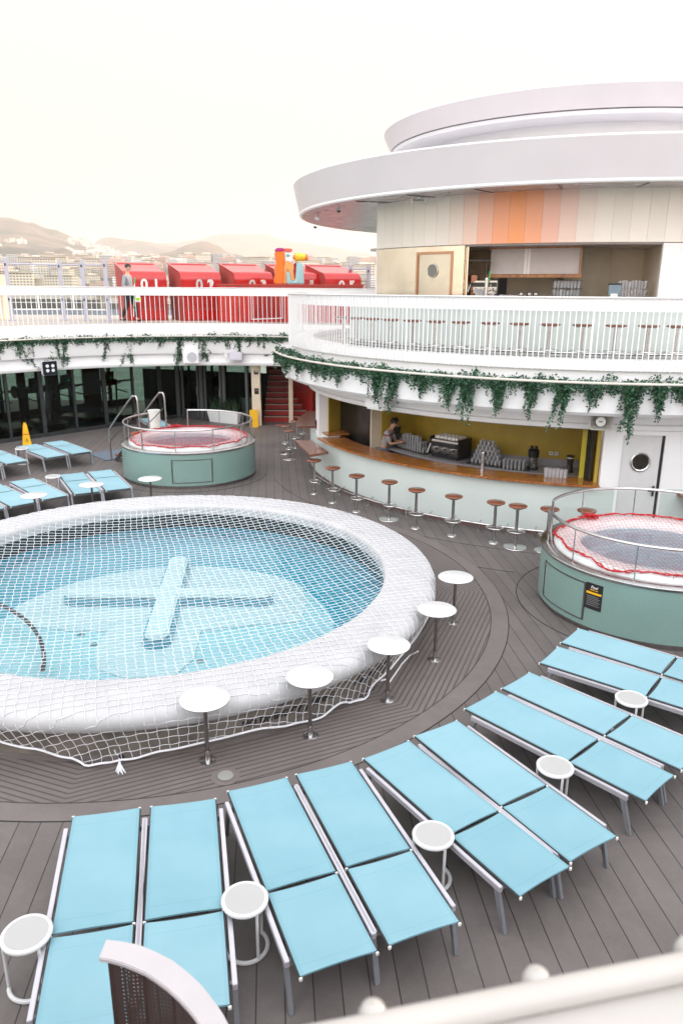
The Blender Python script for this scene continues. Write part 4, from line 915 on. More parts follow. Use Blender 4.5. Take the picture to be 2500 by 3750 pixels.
# ================================================================ side tables
def perf():
    m = bpy.data.materials.new('perforated_white_top'); m.use_nodes = True; n = m.node_tree; b = n.nodes['Principled BSDF']; b.inputs['Roughness'].default_value = .35
    g = n.nodes.new('ShaderNodeTexCoord'); s = n.nodes.new('ShaderNodeSeparateXYZ'); n.links.new(g.outputs['Object'], s.inputs[0])
    fx = M_(n, 'SINE', M_(n, 'MULTIPLY', M_(n, 'ADD', s.outputs['X'], s.outputs['Y']), 420)); fy = M_(n, 'SINE', M_(n, 'MULTIPLY', M_(n, 'SUBTRACT', s.outputs['X'], s.outputs['Y']), 420))
    f = M_(n, 'GREATER_THAN', M_(n, 'MULTIPLY', fx, fy), .28); n.links.new(mixc(n, f, (.52, .52, .52), (.22, .215, .21)), b.inputs['Base Color']); return m
PERF = perf()
def make_side():
    t = empty('side_table', (0, 0, 0), '', 'side table'); H = .44; r = .165
    MB().lathe([(r - .018, H - .03), (r, H - .028), (r + .004, H - .01), (r - .006, H), (r - .022, H - .004), (r - .022, H - .02)], seg=48).build('rim', WHITEM, t, ang=60)
    MB().cyl((0, 0, H - .014), r - .02, .008, 40).build('top', PERF, t)
    for a in (200, 320, 60): MB().tube([(r * .93 * cos(R(a)), r * .93 * sin(R(a)), H - .025), (r * .93 * cos(R(a)), r * .93 * sin(R(a)), .012)], .012, 8).build('leg', WHITEM, t)
    MB().tube(arc((0, 0), r * .93, R(-160), R(60), .014, 30), .0155, 8).build('foot_ring', WHITEM, t)
    return t
stb = make_side()
SL = ['white perforated side table at the bottom left beside the first near lounger', 'white perforated side table between the second and third near loungers',
      'white perforated side table between the fourth and fifth near loungers', 'white perforated side table between the sixth and seventh near loungers',
      'white perforated side table between the eighth and ninth near loungers']
for i, (p, q) in enumerate([((-2.10, 4.02), 150), ((-.67, 4.33), 140), ((.75, 5.0), 130), ((1.97, 5.91), 110), ((3.11, 7.11), 100)]):
    uniq(stb, i == 0, (p[0], p[1], 0), R(q - 150), SL[i], 'white side tables among the loungers')
for p, l in (((-6.66, 16.78), 'white side table between two loungers in the row behind the pool'), ((-8.66, 19.89), 'white side table left of the lounger pair before the gym'),
             ((-5.05, 22.4), 'white side table behind the steps of the left hot tub'), ((-3.75, 22.2), 'white side table seen over the rail of the left hot tub')):
    uniq(stb, False, (p[0], p[1], 0), R(20), l, 'white side tables among the loungers')

# ================================================================ pedestal tables round the pool
TAPE = mat('red_tape', (.6, .06, .03), .4)
def make_ped():
    t = empty('pedestal_table', (0, 0, 0), '', 'table')
    MB().lathe([(.001, .700), (.225, .700), (.243, .706), (.247, .714), (.240, .722), (.001, .724)], seg=56).build('top', WHITEM, t, ang=60)
    MB().cyl((0, 0, .02), .021, .685, 20).build('pole', STEELD, t); MB().cyl((0, 0, .01), .028, .11, 20).build('collar', STEEL, t)
    MB().lathe([(.001, .016), (.07, .016), (.088, .010), (.090, 0)], seg=40).build('base_plate', STEEL, t)
    MB().cyl((0, 0, .67), .05, .03, 20, .09).build('bracket', STEELD, t); return t
ped = make_ped()
PT = [((1.62, 9.89), 'white round pedestal table farthest along the right side of the pool'), ((1.22, 8.77), 'white round pedestal table second from the bar end, right of the pool'),
      ((.55, 7.77), 'white round pedestal table in the middle of the five by the near pool rim'), ((-.32, 7.03), 'white round pedestal table over the words on the pool wall'),
      ((-1.34, 6.57), 'white round pedestal table nearest the camera, above the deck drain'), ((-4.08, 15.48), 'white round pedestal table in front of the left hot tub'),
      ((-5.16, 14.96), 'white round pedestal table before the second and third back loungers'), ((-6.0, 14.09), 'white round pedestal table farthest left behind the pool')]
for i, (p, l) in enumerate(PT): uniq(ped, i == 0, (p[0], p[1], 0), .3 * i, l, 'white pedestal tables standing round the pool')
# deck drain
t = empty('deck_drain', (-1.12, 6.31, .004), 'round metal floor drain set in the deck by the nearest pedestal table', 'drain')
MB().lathe([(.14, .004), (.105, .006), (.001, .006)], seg=48).build('plate', DPLAIN, t)
MB().lathe([(.085, .012), (.078, .012), (.074, .008), (.001, .008)], seg=40).build('grate', mat('drain_grate_metal', (.35, .34, .33), .4, .6), t)
b = MB()
for k in range(-5, 6): b.box((0, k * .013, .0135), (2 * sqrt(max(.0001, .075 ** 2 - (k * .013) ** 2)), .006, .003))
b.build('grate_bars', mat('drain_bar_light', (.6, .59, .57), .4, .4), t)

# ================================================================ bar stools
def make_stool(disc):
    t = empty('bar_stool', (0, 0, 0), '', 'bar stool')
    MB().lathe([(.001, .775), (.14, .775), (.168, .785), (.175, .798), (.170, .812), (.15, .820), (.001, .822)], seg=40).build('seat', TEAKD, t, ang=60)
    MB().cyl((0, 0, .755), .11, .02, 28).build('seat_plate', STEEL, t)
    MB().cyl((0, 0, .01), .030, .75, 20).build('pole', STEEL, t)
    fr = MB().tube([(.155 * cos(2 * pi * k / 28), -.02 + .125 * sin(2 * pi * k / 28), .30) for k in range(28)], .014, 8, closed=True)
    fr.box((0, -.02, .30), (.30, .03, .014)).build('foot_ring', STEEL, t)
    if disc: MB().lathe([(.001, .03), (.19, .014), (.215, .008), (.22, 0)], seg=48).build('base_disc', STEEL, t)
    else: MB().lathe([(.001, .014), (.085, .012), (.095, 0)], seg=32).build('base_flange', STEEL, t)
    return t
s1 = make_stool(False); s2 = make_stool(True)
SB = [(-.64, 16.99, 0), (-.2, 16.24, 0), (.32, 15.52, 0), (.99, 15.01, 1), (1.49, 14.38, 0), (2.16, 13.91, 0), (2.89, 13.5, 0), (3.25, 13.27, 1)]
f1 = f2 = True
def face(x, y, c=C): return atan2(c[1] - y, c[0] - x) - pi / 2
for i, (x, y, k) in enumerate(SB):
    p = s2 if k else s1; fst = f2 if k else f1
    uniq(p, fst, (x, y, 0), face(x, y) + pi, ORD[i] + ' teak bar stool from the left along the lower bar' + (', on a wide disc' if k else ''), 'bar stools in front of the lower bar')
    if k: f2 = False
    else: f1 = False
for (px, py), l, k in (((2012, 1860), 'teak topped bar stool just left of the right hot tub rail', 1), ((2148, 1866), 'teak topped bar stool hidden to the seat behind the right hot tub net', 0)):
    p = at(px, py, .82); uniq(s2 if k else s1, False, (p.x, p.y, 0), face(p.x, p.y) + pi, l, 'bar stools in front of the lower bar')
for (x, y, k), l in (((-1.47, 20.75, 1), 'nearest stool of the far cluster at the side counter'), ((-1.62, 21.5, 1), 'second stool of the far cluster at the side counter'),
                     ((-1.38, 22.3, 0), 'third stool of the far cluster at the side counter'), ((-1.22, 23.1, 0), 'farthest stool of the cluster at the side counter')):
    uniq(s2 if k else s1, False, (x, y, 0), R(-60), l, 'bar stools at the side counter')
UA = [219.0, 223.4, 228.0, 232.5, 236.9, 241.6, 246.1, 250.5, 255.1, 259.7, 264.2, 268.2, 214.5, 210.2]
for i, a in enumerate(sorted(UA)):
    p = arcpt(C, 7.05, R(a), 3.302); o = uniq(s1, False, p, face(p.x, p.y) + pi, ORD[i] + ' stool from the left along the upper bar, behind the white bars', 'bar stools along the upper bar')
    o.scale = (1.08, 1.08, .90)
# foot rails
def footrail(r, z, a0, a1, n, label, base):
    t = empty('foot_rail', (C[0], C[1], base), label, 'foot rail'); inv = Matrix.Translation((-C[0], -C[1], -base))
    o = MB().tube(arc(C, r, a0, a1, base + z, 90), .022, 8).build('rail', STEEL, t); o.matrix_parent_inverse = inv
    for k in range(n):
        a = a0 + (a1 - a0) * (k + .5) / n; o = MB().tube([arcpt(C, r, a, base), arcpt(C, r, a, base + z)], .012, 6).tube([arcpt(C, r, a, base + z), arcpt(C, r - .15, a, base + z + .03)], .012, 6).cyl(arcpt(C, r, a, base), .035, .012, 14).build('bracket', STEEL, t); o.matrix_parent_inverse = inv
footrail(7.18, .15, R(200), R(262), 14, 'low steel foot rail running along the lower bar front', 0)
footrail(6.72, .20, R(208), R(275), 14, 'low steel foot rail running along the upper bar front', 3.302)

# ================================================================ hot tubs
def hot_tub(c, label, rail_gap, hatch_a, sign_a=None, seed=0):
    t = empty('hot_tub', (c[0], c[1], 0), label, 'hot tub'); Rr = 1.68
    o = MB().lathe([(Rr, .08), (Rr, .84)], seg=128).build('tiled_wall', TILE, t); uv_cyl(o, (0, 0), Rr)
    MB().lathe([(Rr - .03, 0), (Rr - .03, .08)], seg=96).build('base_band', STEELD, t)
    MB().lathe([(Rr, .84), (Rr + .015, .842), (Rr + .02, .875), (Rr + .01, .885), (1.50, .89), (1.49, .87)], seg=128).build('steel_ring', STEEL, t, ang=50)
    MB().lathe([(1.50, .88), (1.49, .93), (1.46, .955), (1.40, .965), (1.16, .955), (1.12, .93), (1.10, .86)], seg=96).build('acrylic_rim', WHITEM, t, ang=60)
    MB().lathe([(1.10, .86), (1.04, .62), (.78, .60), (.70, .36), (.001, .34)], seg=64).build('basin', mat('spa_basin_blue_grey', (.74, .82, .84), .3, var=.05), t)
    wv = tag(MB().lathe([(1.095, .85), (0.001, .85)], (c[0], c[1], 0), 64).build('tub_water', water('tub_water', (.74, .90, .95), 3, .01, 1.45)), kind='structure')
    MB().cyl((.25, -.2, .345), .12, .015, 24).build('drain_cover', STEEL, t)
    a0, a1 = rail_gap
    zt = 1.40
    MB().tube(arc((0, 0), 1.60, a0, a1, zt, 110), .024, 10).build('hand_rail', STEEL, t)
    n = 11
    for k in range(n):
        a = a0 + (a1 - a0) * k / (n - 1); big = k in (0, n - 1, 3, 7)
        MB().tube([arcpt((0, 0), 1.60, a, .885), arcpt((0, 0), 1.60, a, zt)], .020 if big else .010, 8).build('rail_post', STEEL, t)
    MB().lathe([(1.597, .93), (1.597, 1.34)], seg=100, a0=a0 + .03, a1=a1 - .03).build('glass_screen', SCREENG, t)
    # hatch
    w_ = .29; hb = MB()
    for aa_ in (hatch_a - w_, hatch_a + w_ - .015): hb.arcbox((0, 0), Rr, Rr + .012, .16, .72, aa_, aa_ + .015, 2)
    for z in (.16, .705): hb.arcbox((0, 0), Rr, Rr + .012, z, z + .015, hatch_a - w_, hatch_a + w_, 12)
    hf = hb.build('hatch_frame', STEELD, t)
    h = MB().arcbox((0, 0), Rr, Rr + .007, .175, .70, hatch_a - w_ + .02, hatch_a + w_ - .02, 12).build('hatch', TILE, t); uv_cyl(h, (0, 0), Rr)
    for z in (.22, .65): MB().cyl((0, 0, 0), .012, .012, 12).build('hatch_screw', STEEL, h).location = arcpt((0, 0), Rr + .006, hatch_a - w_ + .04, z)
    # red net
    nt_ = empty('hot_tub_net', (c[0], c[1], .95), '', 'net'); inv = Matrix.Translation((-c[0], -c[1], -.95))
    def edge(a): return 1.46 + .10 * noise.noise(Vector((cos(a) * 2.2, sin(a) * 2.2, seed))) + .03 * sin(a * 11 + seed)
    def surf(x, y):
        dx, dy = x - c[0], y - c[1]; r = hypot(dx, dy); a = atan2(dy, dx)
        if r > edge(a): return None
        z = .975 if r > 1.15 else .975 - .075 * (1 - (r / 1.15) ** 2) ** .7
        if r > 1.40: z = .978 - max(0, r - 1.46) * .5
        return V(x, y, z + .006 * noise.noise(Vector((x * 6, y * 6, seed))))
    nb2 = rope_net('n', c, .066, R(25 + 30 * seed), 1.6, surf, .0023, REDNET, .03, wig=.006)
    o = nb2.build('mesh', REDNET, nt_, ang=180); o.matrix_parent_inverse = inv
    b = MB()
    for q, rr in ((0, .011), (1, .008), (2, .006)):
        pts = []
        for k in range(260):
            a = 2 * pi * k / 260; r = edge(a) + .005 * sin(a * (23 + 9 * q) + q * 2) + .03 * noise.noise(Vector((cos(a) * 9, sin(a) * 9, q * 3.))); z = .992 - max(0, r - 1.46) * .5 + .010 * sin(a * (31 + 12 * q))
            pts.append(arcpt(c, r, a, z))
        b.tube(pts, rr, 5, closed=True)
    for k in range(60):
        a = random.uniform(0, 2 * pi); r = edge(a); p = arcpt(c, r, a, .97); b.tube([p, p + V(random.uniform(-.05, .05), random.uniform(-.05, .05), random.uniform(-.02, .04))], .004, 4)
    o = b.build('edge_rope', REDNET, nt_); o.matrix_parent_inverse = inv
    g0 = 2.0 + seed * .1; kb = MB()
    for k in range(26):
        a = R(118 if seed else 60) + random.gauss(0, .05); p = arcpt(c, 1.42 - abs(random.gauss(0, .05)), a, 1.0 + random.random() * .04)
        kb.tube([p, p + V(random.uniform(-.1, .1), random.uniform(-.08, .08), random.uniform(-.03, .04)), p + V(random.uniform(-.12, .12), random.uniform(-.1, .1), 0)], .008, 5)
    o = kb.build('gathered_knot', REDNET, nt_); o.matrix_parent_inverse = inv
    if sign_a is not None:
        b = MB().arcbox((0, 0), Rr + .002, Rr + .007, .36, .74, sign_a - .075, sign_a + .075, 6).build('notice_board', BLACK, t)
        MB().arcbox((0, 0), Rr + .0075, Rr + .009, .585, .615, sign_a - .068, sign_a + .068, 6).build('notice_band', SIGNY, b)
        gl_ = mat('notice_small_print', (.18, .18, .19), .5)
        for k in range(6): MB().arcbox((0, 0), Rr + .0075, Rr + .0085, .545 - k * .026, .555 - k * .026, sign_a - .060, sign_a + (.06 if k % 2 else .045), 4).build('small_print', gl_, b)
        for txt, sz, zz, mm in (('Pool', .055, .685, CUPW), ('DEPTH 1.0m', .022, .645, SIGNY)):
            o = text_obj(txt, sz, mm, 'lettering', .0005, .001, .2 if zz > .66 else 0)
            for v in o.data.vertices:
                a = sign_a + v.co.x / Rr; rr = Rr + .009 + v.co.z; v.co = V(rr * cos(a), rr * sin(a), zz + v.co.y)
            o.parent = b
    return t, nt_
J1 = (-3.92, 18.95); J2 = (4.76, 10.70)
hot_tub(J1, 'green mosaic hot tub on the left with steel steps, in front of the gym doors', (R(-218), R(102)), R(-77), seed=1)[1]['label'] = 'red cord net stretched over the left hot tub'
hot_tub(J2, 'green mosaic hot tub on the right with a black notice, beside the bar stools', (R(-190), R(150)), R(-160), R(-139), seed=2)[1]['label'] = 'red cord net stretched over the right hot tub'
tag(MB().arcbox(J2, 2.0, 2.012, -.01, .0045, R(120), R(300), 60).build('deck_joint_ring', RUBBER, smooth=False), kind='structure')
tag(MB().arcbox(J1, 1.95, 1.965, -.01, .0045, R(180), R(360), 60).build('deck_joint_ring', RUBBER, smooth=False), kind='structure')
for r_, a0_, a1_ in ((8.1, 196, 262), (9.2, 205, 250)): tag(MB().arcbox(C, r_, r_ + .012, -.01, .0035, R(a0_), R(a1_), 90).build('deck_joint_arc', RUBBER, smooth=False), kind='structure')
# steps up to the left tub
t = empty('tub_steps', (-5.75, 20.3, 0), 'wooden steps with two looped steel handrails behind the left hot tub', 'steps')
inv = Matrix.Translation((5.75, -20.3, 0))
def tp(b, n_, m, **k): o = b.build(n_, m, t, **k); o.matrix_parent_inverse = inv; return o
sd_ = V(-.80, .60, 0); sw_ = V(.60, .80, 0); base = V(-5.15, 20.05, 0)      # outward, across
for k, z in enumerate((.86, .62, .38, .16)):
    p = base + sd_ * (.15 + .27 * k); tp(MB().box((p.x, p.y, z), (.30 if k else .45, .85, .04), atan2(sd_.y, sd_.x)), 'tread' if k else 'platform', TEAK, bevel=.006)
for s in (-.45, .45):
    q = base + sw_ * s; tp(MB().box(q + sd_ * .6 + V(0, 0, .42), (1.25, .04, .09), atan2(sd_.y, sd_.x), ry=.72), 'stringer', STEELD)
    pts = [q + sd_ * 1.25 + V(0, 0, 0), q + sd_ * 1.25 + V(0, 0, .75), q + sd_ * 1.12 + V(0, 0, 1.0), q + sd_ * .25 + V(0, 0, 1.78), q + sd_ * .08 + V(0, 0, 1.87), q + sd_ * -.05 + V(0, 0, 1.78), q + sd_ * -.08 + V(0, 0, .9)]
    sm = []
    for i in range(len(pts) - 1):
        for j in range(6):
            u = j / 6; p0, p1, p2, p3 = pts[max(i - 1, 0)], pts[i], pts[i + 1], pts[min(i + 2, len(pts) - 1)]
            sm.append(.5 * ((2 * p1) + (p2 - p0) * u + (2 * p0 - 5 * p1 + 4 * p2 - p3) * u * u + (3 * p1 - p0 - 3 * p2 + p3) * u ** 3))
    sm.append(pts[-1]); tp(MB().tube(sm, .024, 10), 'handrail', STEEL)
    tp(MB().tube([q + sd_ * 1.25 + V(0, 0, .55), q + sd_ * -.05 + V(0, 0, 1.5)], .013, 8), 'mid_rail', STEELD)
tag(MB().prism([(-7.3, 21.2), (-6.45, 22.0), (-5.95, 20.8), (-6.55, 20.3)], .005, .02).build('floor_mat', mat('blue_grey_rubber_mat', (.12, .15, .19), .8, var=.2, vs=20)), 'blue grey rubber mat on the deck at the foot of the hot tub steps', 'mat')
# wet floor sign
t = empty('wet_floor_sign', (-9.55, 22.35, 0), 'tall yellow folding caution sign standing against the gym glass', 'caution sign', rz=R(30))
def cone(s): return MB().add([(-.13, -.10, 0), (.13, -.10, 0), (.13, .10, 0), (-.13, .10, 0), (-.05, -.035, .66), (.05, -.035, .66), (.05, .035, .66), (-.05, .035, .66)], [(0, 1, 5, 4), (1, 2, 6, 5), (2, 3, 7, 6), (3, 0, 4, 7), (4, 5, 6, 7), (3, 2, 1, 0)])
cone(1).build('body', SIGNY, t, bevel=.012); MB().box((0, 0, .685), (.08, .03, .04)).build('grip', SIGNY, t, bevel=.008)
o = text_obj('CAUTION', .040, RED, 'lettering', .001, .002); o.parent = t; o.location = (0, -.072, .36); o.rotation_euler = (R(84), 0, 0)
b = MB().tube([(-.045, 0, 0), (.045, 0, 0), (0, .08, 0)], .006, 4, closed=True).tube([(.0, .02, 0), (.0, .05, 0)], .006, 4); o = b.build('slip_symbol', BLACK, t); o.location = (0, -.093, .15); o.rotation_euler = (R(84), 0, 0)
# planter trough by the gym doors
t = empty('planter_trough', (-4.15, 26.7, 0), 'white trough planter of dark spiky leaves in front of the gym doors', 'planter', rz=R(-30))
MB().add([(-.62, -.18, 0), (.62, -.18, 0), (.62, .18, 0), (-.62, .18, 0), (-.7, -.24, .42), (.7, -.24, .42), (.7, .24, .42), (-.7, .24, .42)], [(0, 1, 5, 4), (1, 2, 6, 5), (2, 3, 7, 6), (3, 0, 4, 7), (3, 2, 1, 0), (4, 5, 6, 7)]).build('trough', WHITE, t, bevel=.01)
b = MB(); rg = random.Random(3)
for k in range(420):
    x, y = rg.uniform(-.6, .6), rg.uniform(-.15, .15); a = rg.uniform(0, 2 * pi); L = rg.uniform(.25, .6); o_ = rg.uniform(.1, .4) * L; h = .40
    p0 = V(x, y, h); d = V(cos(a), sin(a), 0); n_ = V(-sin(a), cos(a), 0) * .012; p1 = p0 + d * o_ * .5 + V(0, 0, L * .7); p2 = p0 + d * o_ * 1.3 + V(0, 0, L)
    b.add([p0 - n_, p0 + n_, p1 + n_, p1 - n_, p2], [(0, 1, 2, 3), (3, 2, 4)])
LEAFD = mat('dark_spiky_leaf', (.02, .05, .02), .45, var=.3, vs=8); b.build('foliage', LEAFD, t, smooth=False)
t = empty('plant_pot', (-3.55, 28.3, .01), 'tall white pot behind the gym glass near the cream post', 'pot'); MB().cyl((0, 0, 0), .22, .7, 24, .26).build('pot', CUPW, t); MB().cyl((0, 0, .7), .24, .01, 24).build('soil', RUBBER, t)
for x, y, l in ((-3.05, 25.75, 'yellow folding sign leaning by the cream stair post'),):
    t = empty('floor_sign', (x, y, 0), l, 'caution sign', rz=R(10)); MB().box((0, 0, .3), (.28, .02, .6), rx=-.12).build('front_panel', SIGNY, t, bevel=.006); MB().box((0, .12, .3), (.28, .02, .6), rx=.12).build('back_panel', SIGNY, t, bevel=.006)
t = empty('bin', (-5.85, 23.2, 0), 'slim pale upright bin between the hot tub handrails and the gym', 'bin'); MB().cyl((0, 0, 0), .17, .95, 24, .19).build('body', CUPW, t); MB().cyl((0, 0, .95), .195, .03, 24).build('lid', CUPW, t)
t = empty('floor_marking', (-2.2, 26.2, .004), 'small red round sticker on the deck before the stairs', 'sticker'); MB().cyl((0, 0, 0), .16, .004, 24).build('disc', mat('red_sticker', (.35, .04, .06), .5), t); MB().box((0, 0, .005), (.18, .04, .002)).build('stripe', CUPW, t)
# ================================================================ ivy
def leafmat(name, c1, c2):
    m = bpy.data.materials.new(name); m.use_nodes = True; n = m.node_tree; b = n.nodes['Principled BSDF']; b.inputs['Roughness'].default_value = .5
    g = n.nodes.new('ShaderNodeNewGeometry'); n.links.new(mixc(n, g.outputs['Random Per Island'], c1, c2), b.inputs['Base Color']); return m
IVY = leafmat('ivy_leaf', (.010, .040, .022), (.055, .16, .075)); IVY2 = leafmat('ivy_leaf_bright', (.03, .09, .02), (.09, .20, .06))
def ivy(c, a0, a1, amid, rin, rout, z, length, dens, label, group, s=.044):
    rg = random.Random(int(amid * 991)); b = MB()
    def leaf(p, sz):
        d = V(rg.gauss(0, 1), rg.gauss(0, 1), rg.gauss(-.5, .8)).normalized(); u = d.cross(V(rg.gauss(0, 1), rg.gauss(0, 1), rg.gauss(0, 1))).normalized()
        b.add([p, p + d * sz * .5 + u * sz * .34, p + d * sz * 1.15, p + d * sz * .5 - u * sz * .34], [(0, 1, 2, 3)])
    span = (a1 - a0) * (rin + rout) / 2
    for k in range(int(dens * span * 15)):                      # bushy crown along the trough
        a = rg.uniform(a0, a1); r = rg.uniform(rin - .02, rout); h = max(0, noise.noise(Vector((a * 30, r * 3, 5.)))) * .20
        leaf(arcpt(c, r, a, z + rg.uniform(-.10, .09 + h)), s * rg.uniform(.9, 1.5))
    ns = max(3, int(span * 11))
    strands = [(a0 + (a1 - a0) * (i + rg.random()) / ns, rg.uniform(.08, .30)) for i in range(ns)]
    for i in range(13 if length > .5 else 9):
        g = rg.gauss(0, .075); strands.append((amid + g / rout, length * rg.uniform(.45, 1.0) * max(.35, 1 - abs(g) * 2.6)))
    strands.append((amid, length))
    st_ = MB()
    for a, L in strands:
        r = rg.uniform(rout - .12, rout + .03); p = arcpt(c, r, a, z + .03); n = int(L / .020); da = rg.gauss(0, .0003); pts = [p.copy()]
        for j in range(n):
            t = j / max(1, n); a += da + rg.gauss(0, .0007); p = arcpt(c, r, a, z + .03 - t * L); pts.append(p)
            for q in range(3 if t < .5 else 2): leaf(p + V(rg.gauss(0, .020), rg.gauss(0, .020), rg.gauss(0, .01)) * (1.3 - .7 * t), s * rg.uniform(.8, 1.3))
        b.tube(pts[::4] + [pts[-1]], .003, 3)
    t = empty('ivy_plant', arcpt(c, rout, amid, z), label, 'ivy', group); inv = Matrix.Translation(-t.location)
    o = b.build('foliage', IVY, t, smooth=False); o.matrix_parent_inverse = inv
IR = [(188, .45), (196.7, .5), (204.5, .42), (210.6, .40), (214.6, .36), (217.7, .44), (225.5, .72), (228.9, .82), (233.7, .48), (238.0, .62), (240.7, .86), (245.0, .66), (249.2, .66), (253.2, .86), (257.3, .50), (261.6, .98), (264.8, .60), (268.5, .45), (273, .5)]
for i, (a, L) in enumerate(IR):
    lo = (IR[i - 1][0] + a) / 2 if i else a - 4; hi = (IR[i + 1][0] + a) / 2 if i < len(IR) - 1 else a + 3
    ivy(C, R(lo), R(hi), R(a), 7.50, 7.88, 3.03, L, 52, ORD[i] + ' ivy clump from the left under the upper bar railing' + (', among the longest' if L > .8 else ''), 'ivy hanging round the upper bar')
IL = sorted([(141, .5), (137.3, .62), (135.0, .80), (129.4, .85), (127.5, .80), (123.7, .3), (118.6, .72), (113.1, .96), (110.4, .3), (106.2, .42), (102.2, 1.0), (96.7, .98), (93, .35), (90.9, .55), (88.3, .72), (85.5, .3), (82.9, .62), (78.5, .2), (74, .5)], reverse=True)
for i, (a, L) in enumerate(IL):
    lo = (IL[i + 1][0] + a) / 2 if i < len(IL) - 1 else a - 4; hi = (IL[i - 1][0] + a) / 2 if i else a + 5
    ivy(C3, R(lo), R(hi), R(a), 8.10, 8.32, 3.03, L, 28, ORD[i] + ' ivy clump from the left below the far balcony railing' + (', among the longest' if L > .8 else ''), 'ivy hanging below the far balcony', .052)

# ================================================================ red cabanas
def make_cabana():
    t = empty('cabana', (0, 0, 0), '', 'cabana'); Wd, Dp, th = 1.42, 1.55, .05
    # side cheeks: profile in y,z (front at y=0)
    prof = [(0.02, 0), (Dp, 0), (Dp + .22, 1.98), (.30, 1.66), (.05, 1.50), (0.0, 1.35)]
    for s in (-1, 1):
        n = len(prof); vs = [(s * Wd / 2, y, z) for y, z in prof] + [(s * (Wd / 2 - th), y, z) for y, z in prof]
        MB().add(vs, [(k, (k + 1) % n, n + (k + 1) % n, n + k) for k in range(n)] + [tuple(range(n)), tuple(range(2 * n - 1, n - 1, -1))]).build('side_panel', REDMESH, t, smooth=False)
    def sheet(pts, name, m, inset=0):
        n = len(pts); x = Wd / 2 + .02 - inset
        vs = [(sx * x, y, z) for y, z in pts for sx in (-1, 1)] + [(sx * x, y + .03, z - .03) for y, z in pts for sx in (-1, 1)]
        fs = [(2 * k, 2 * k + 1, 2 * k + 3, 2 * k + 2) for k in range(n - 1)] + [(2 * n + 2 * k, 2 * n + 2 * k + 2, 2 * n + 2 * k + 3, 2 * n + 2 * k + 1) for k in range(n - 1)]
        fs += [(2 * k, 2 * k + 2, 2 * n + 2 * k + 2, 2 * n + 2 * k) for k in range(n - 1)] + [(2 * k + 1, 2 * n + 2 * k + 1, 2 * n + 2 * k + 3, 2 * k + 3) for k in range(n - 1)] + [(0, 1, 2 * n + 1, 2 * n), (2 * n - 2, 4 * n - 2, 4 * n - 1, 2 * n - 1)]
        return MB().add(vs, fs).build(name, m, t, ang=40)
    cur = [(Dp + .25, 2.02), (.34, 1.70)] + [(.34 - .36 * sin(a), 1.36 + .34 * cos(a)) for a in (R(15), R(30), R(45), R(60), R(75), R(90))]
    sheet(cur + [(-.02, .85)], 'hood', RED)
    MB().box((0, Dp - .02, 1.0), (Wd - .1, .04, 1.95)).build('back_panel', REDW, t, smooth=False)
    MB().box((0, Dp * .55, .28), (Wd - .1, Dp * .8, .42)).build('bench', RED, t, bevel=.04)
    MB().box((0, .02, .42), (Wd - .06, .03, .84)).build('front_panel', REDW, t, smooth=False)
    MB().box((0, .0, .20), (Wd - .2, .02, .3)).build('kick_panel', RED, t, bevel=.01)
    for k in range(5): MB().box((0, .004, .50 + .07 * k), (Wd - .1, .012, .018)).build('slat', RED, t)
    MB().box((.08, -.025, 1.1), (.02, .008, .55)).build('seam', REDW, t)
    return t
cb = make_cabana(); 
for i, (px, py, y) in enumerate([(458, 996, 27.2), (663, 999, 27.4), (860, 999, 27.6), (1038, 1000, 27.9), (1192, 1002, 28.1)]):
    p = atY(px, py, y); th_ = R(27); cx = p.x + .71 * cos(th_); cy = y + .71 * sin(th_)
    o = uniq(cb, i == 0, (cx, cy, 3.5), th_, ('red hooded cabana numbered 0%d on the upper deck' % (i + 1)) + (' behind the walking man' if i == 0 else ''), 'red numbered cabanas in a row')
    for k, ch in enumerate('0' + str(i + 1)):
        d_ = text_obj(ch, .50, CUPW, 'numeral', .006, .014); d_.parent = o; d_.rotation_euler = (R(90), 0, 0); d_.location = (-.08 + .42 * k, -.035, 1.22)
# red sports court wall with a netted goal frame
t = empty('court_wall', (-2.5, 27.0, 3.5), 'glossy red court wall with a white netted frame beside cabana 03', 'wall'); inv = Matrix.Translation((2.5, -27.0, -3.5))
a_, b_ = atY(800, 1100, 27.0), atY(1330, 1100, 26.6)
for k in range(7):
    f0, f1 = k / 7, (k + 1) / 7; q0, q1 = a_.lerp(b_, f0), a_.lerp(b_, f1)
    o = MB().box(((q0.x + q1.x) / 2, (q0.y + q1.y) / 2, 4.12), (abs(q1.x - q0.x) - .012, .08, 1.22), atan2(q1.y - q0.y, q1.x - q0.x)).build('wall_panel', RED, t, bevel=.006); o.matrix_parent_inverse = inv
o = MB().box(((a_.x + b_.x) / 2, 26.8, 4.75), (b_.x - a_.x + .1, .2, .04), atan2(b_.y - a_.y, b_.x - a_.x)).build('cap_rail', RED, t, bevel=.008); o.matrix_parent_inverse = inv
g0, g1 = atY(920, 1100, 26.7), atY(1034, 1100, 26.7)
fr_ = MB().tube([(g0.x, 26.7, 3.6), (g0.x, 26.7, 4.6), (g1.x, 26.7, 4.6), (g1.x, 26.7, 3.65)], .022, 8, closed=True).build('goal_frame', WHITE, t); fr_.matrix_parent_inverse = inv
b = MB()
for k in range(13):
    u = k / 12; 
    b.tube([(g0.x + (g1.x - g0.x) * u, 26.69, 3.62), (g0.x + (g1.x - g0.x) * min(1, u + .5), 26.69, 3.62 + .98 * min(1, (1 - u) / .5))], .005, 4)
    b.tube([(g0.x + (g1.x - g0.x) * u, 26.69, 3.62), (g0.x + (g1.x - g0.x) * max(0, u - .5), 26.69, 3.62 + .98 * min(1, u / .5))], .005, 4)
o = b.build('goal_net', mat('dark_goal_net', (.10, .01, .01), .6), t); o.matrix_parent_inverse = inv
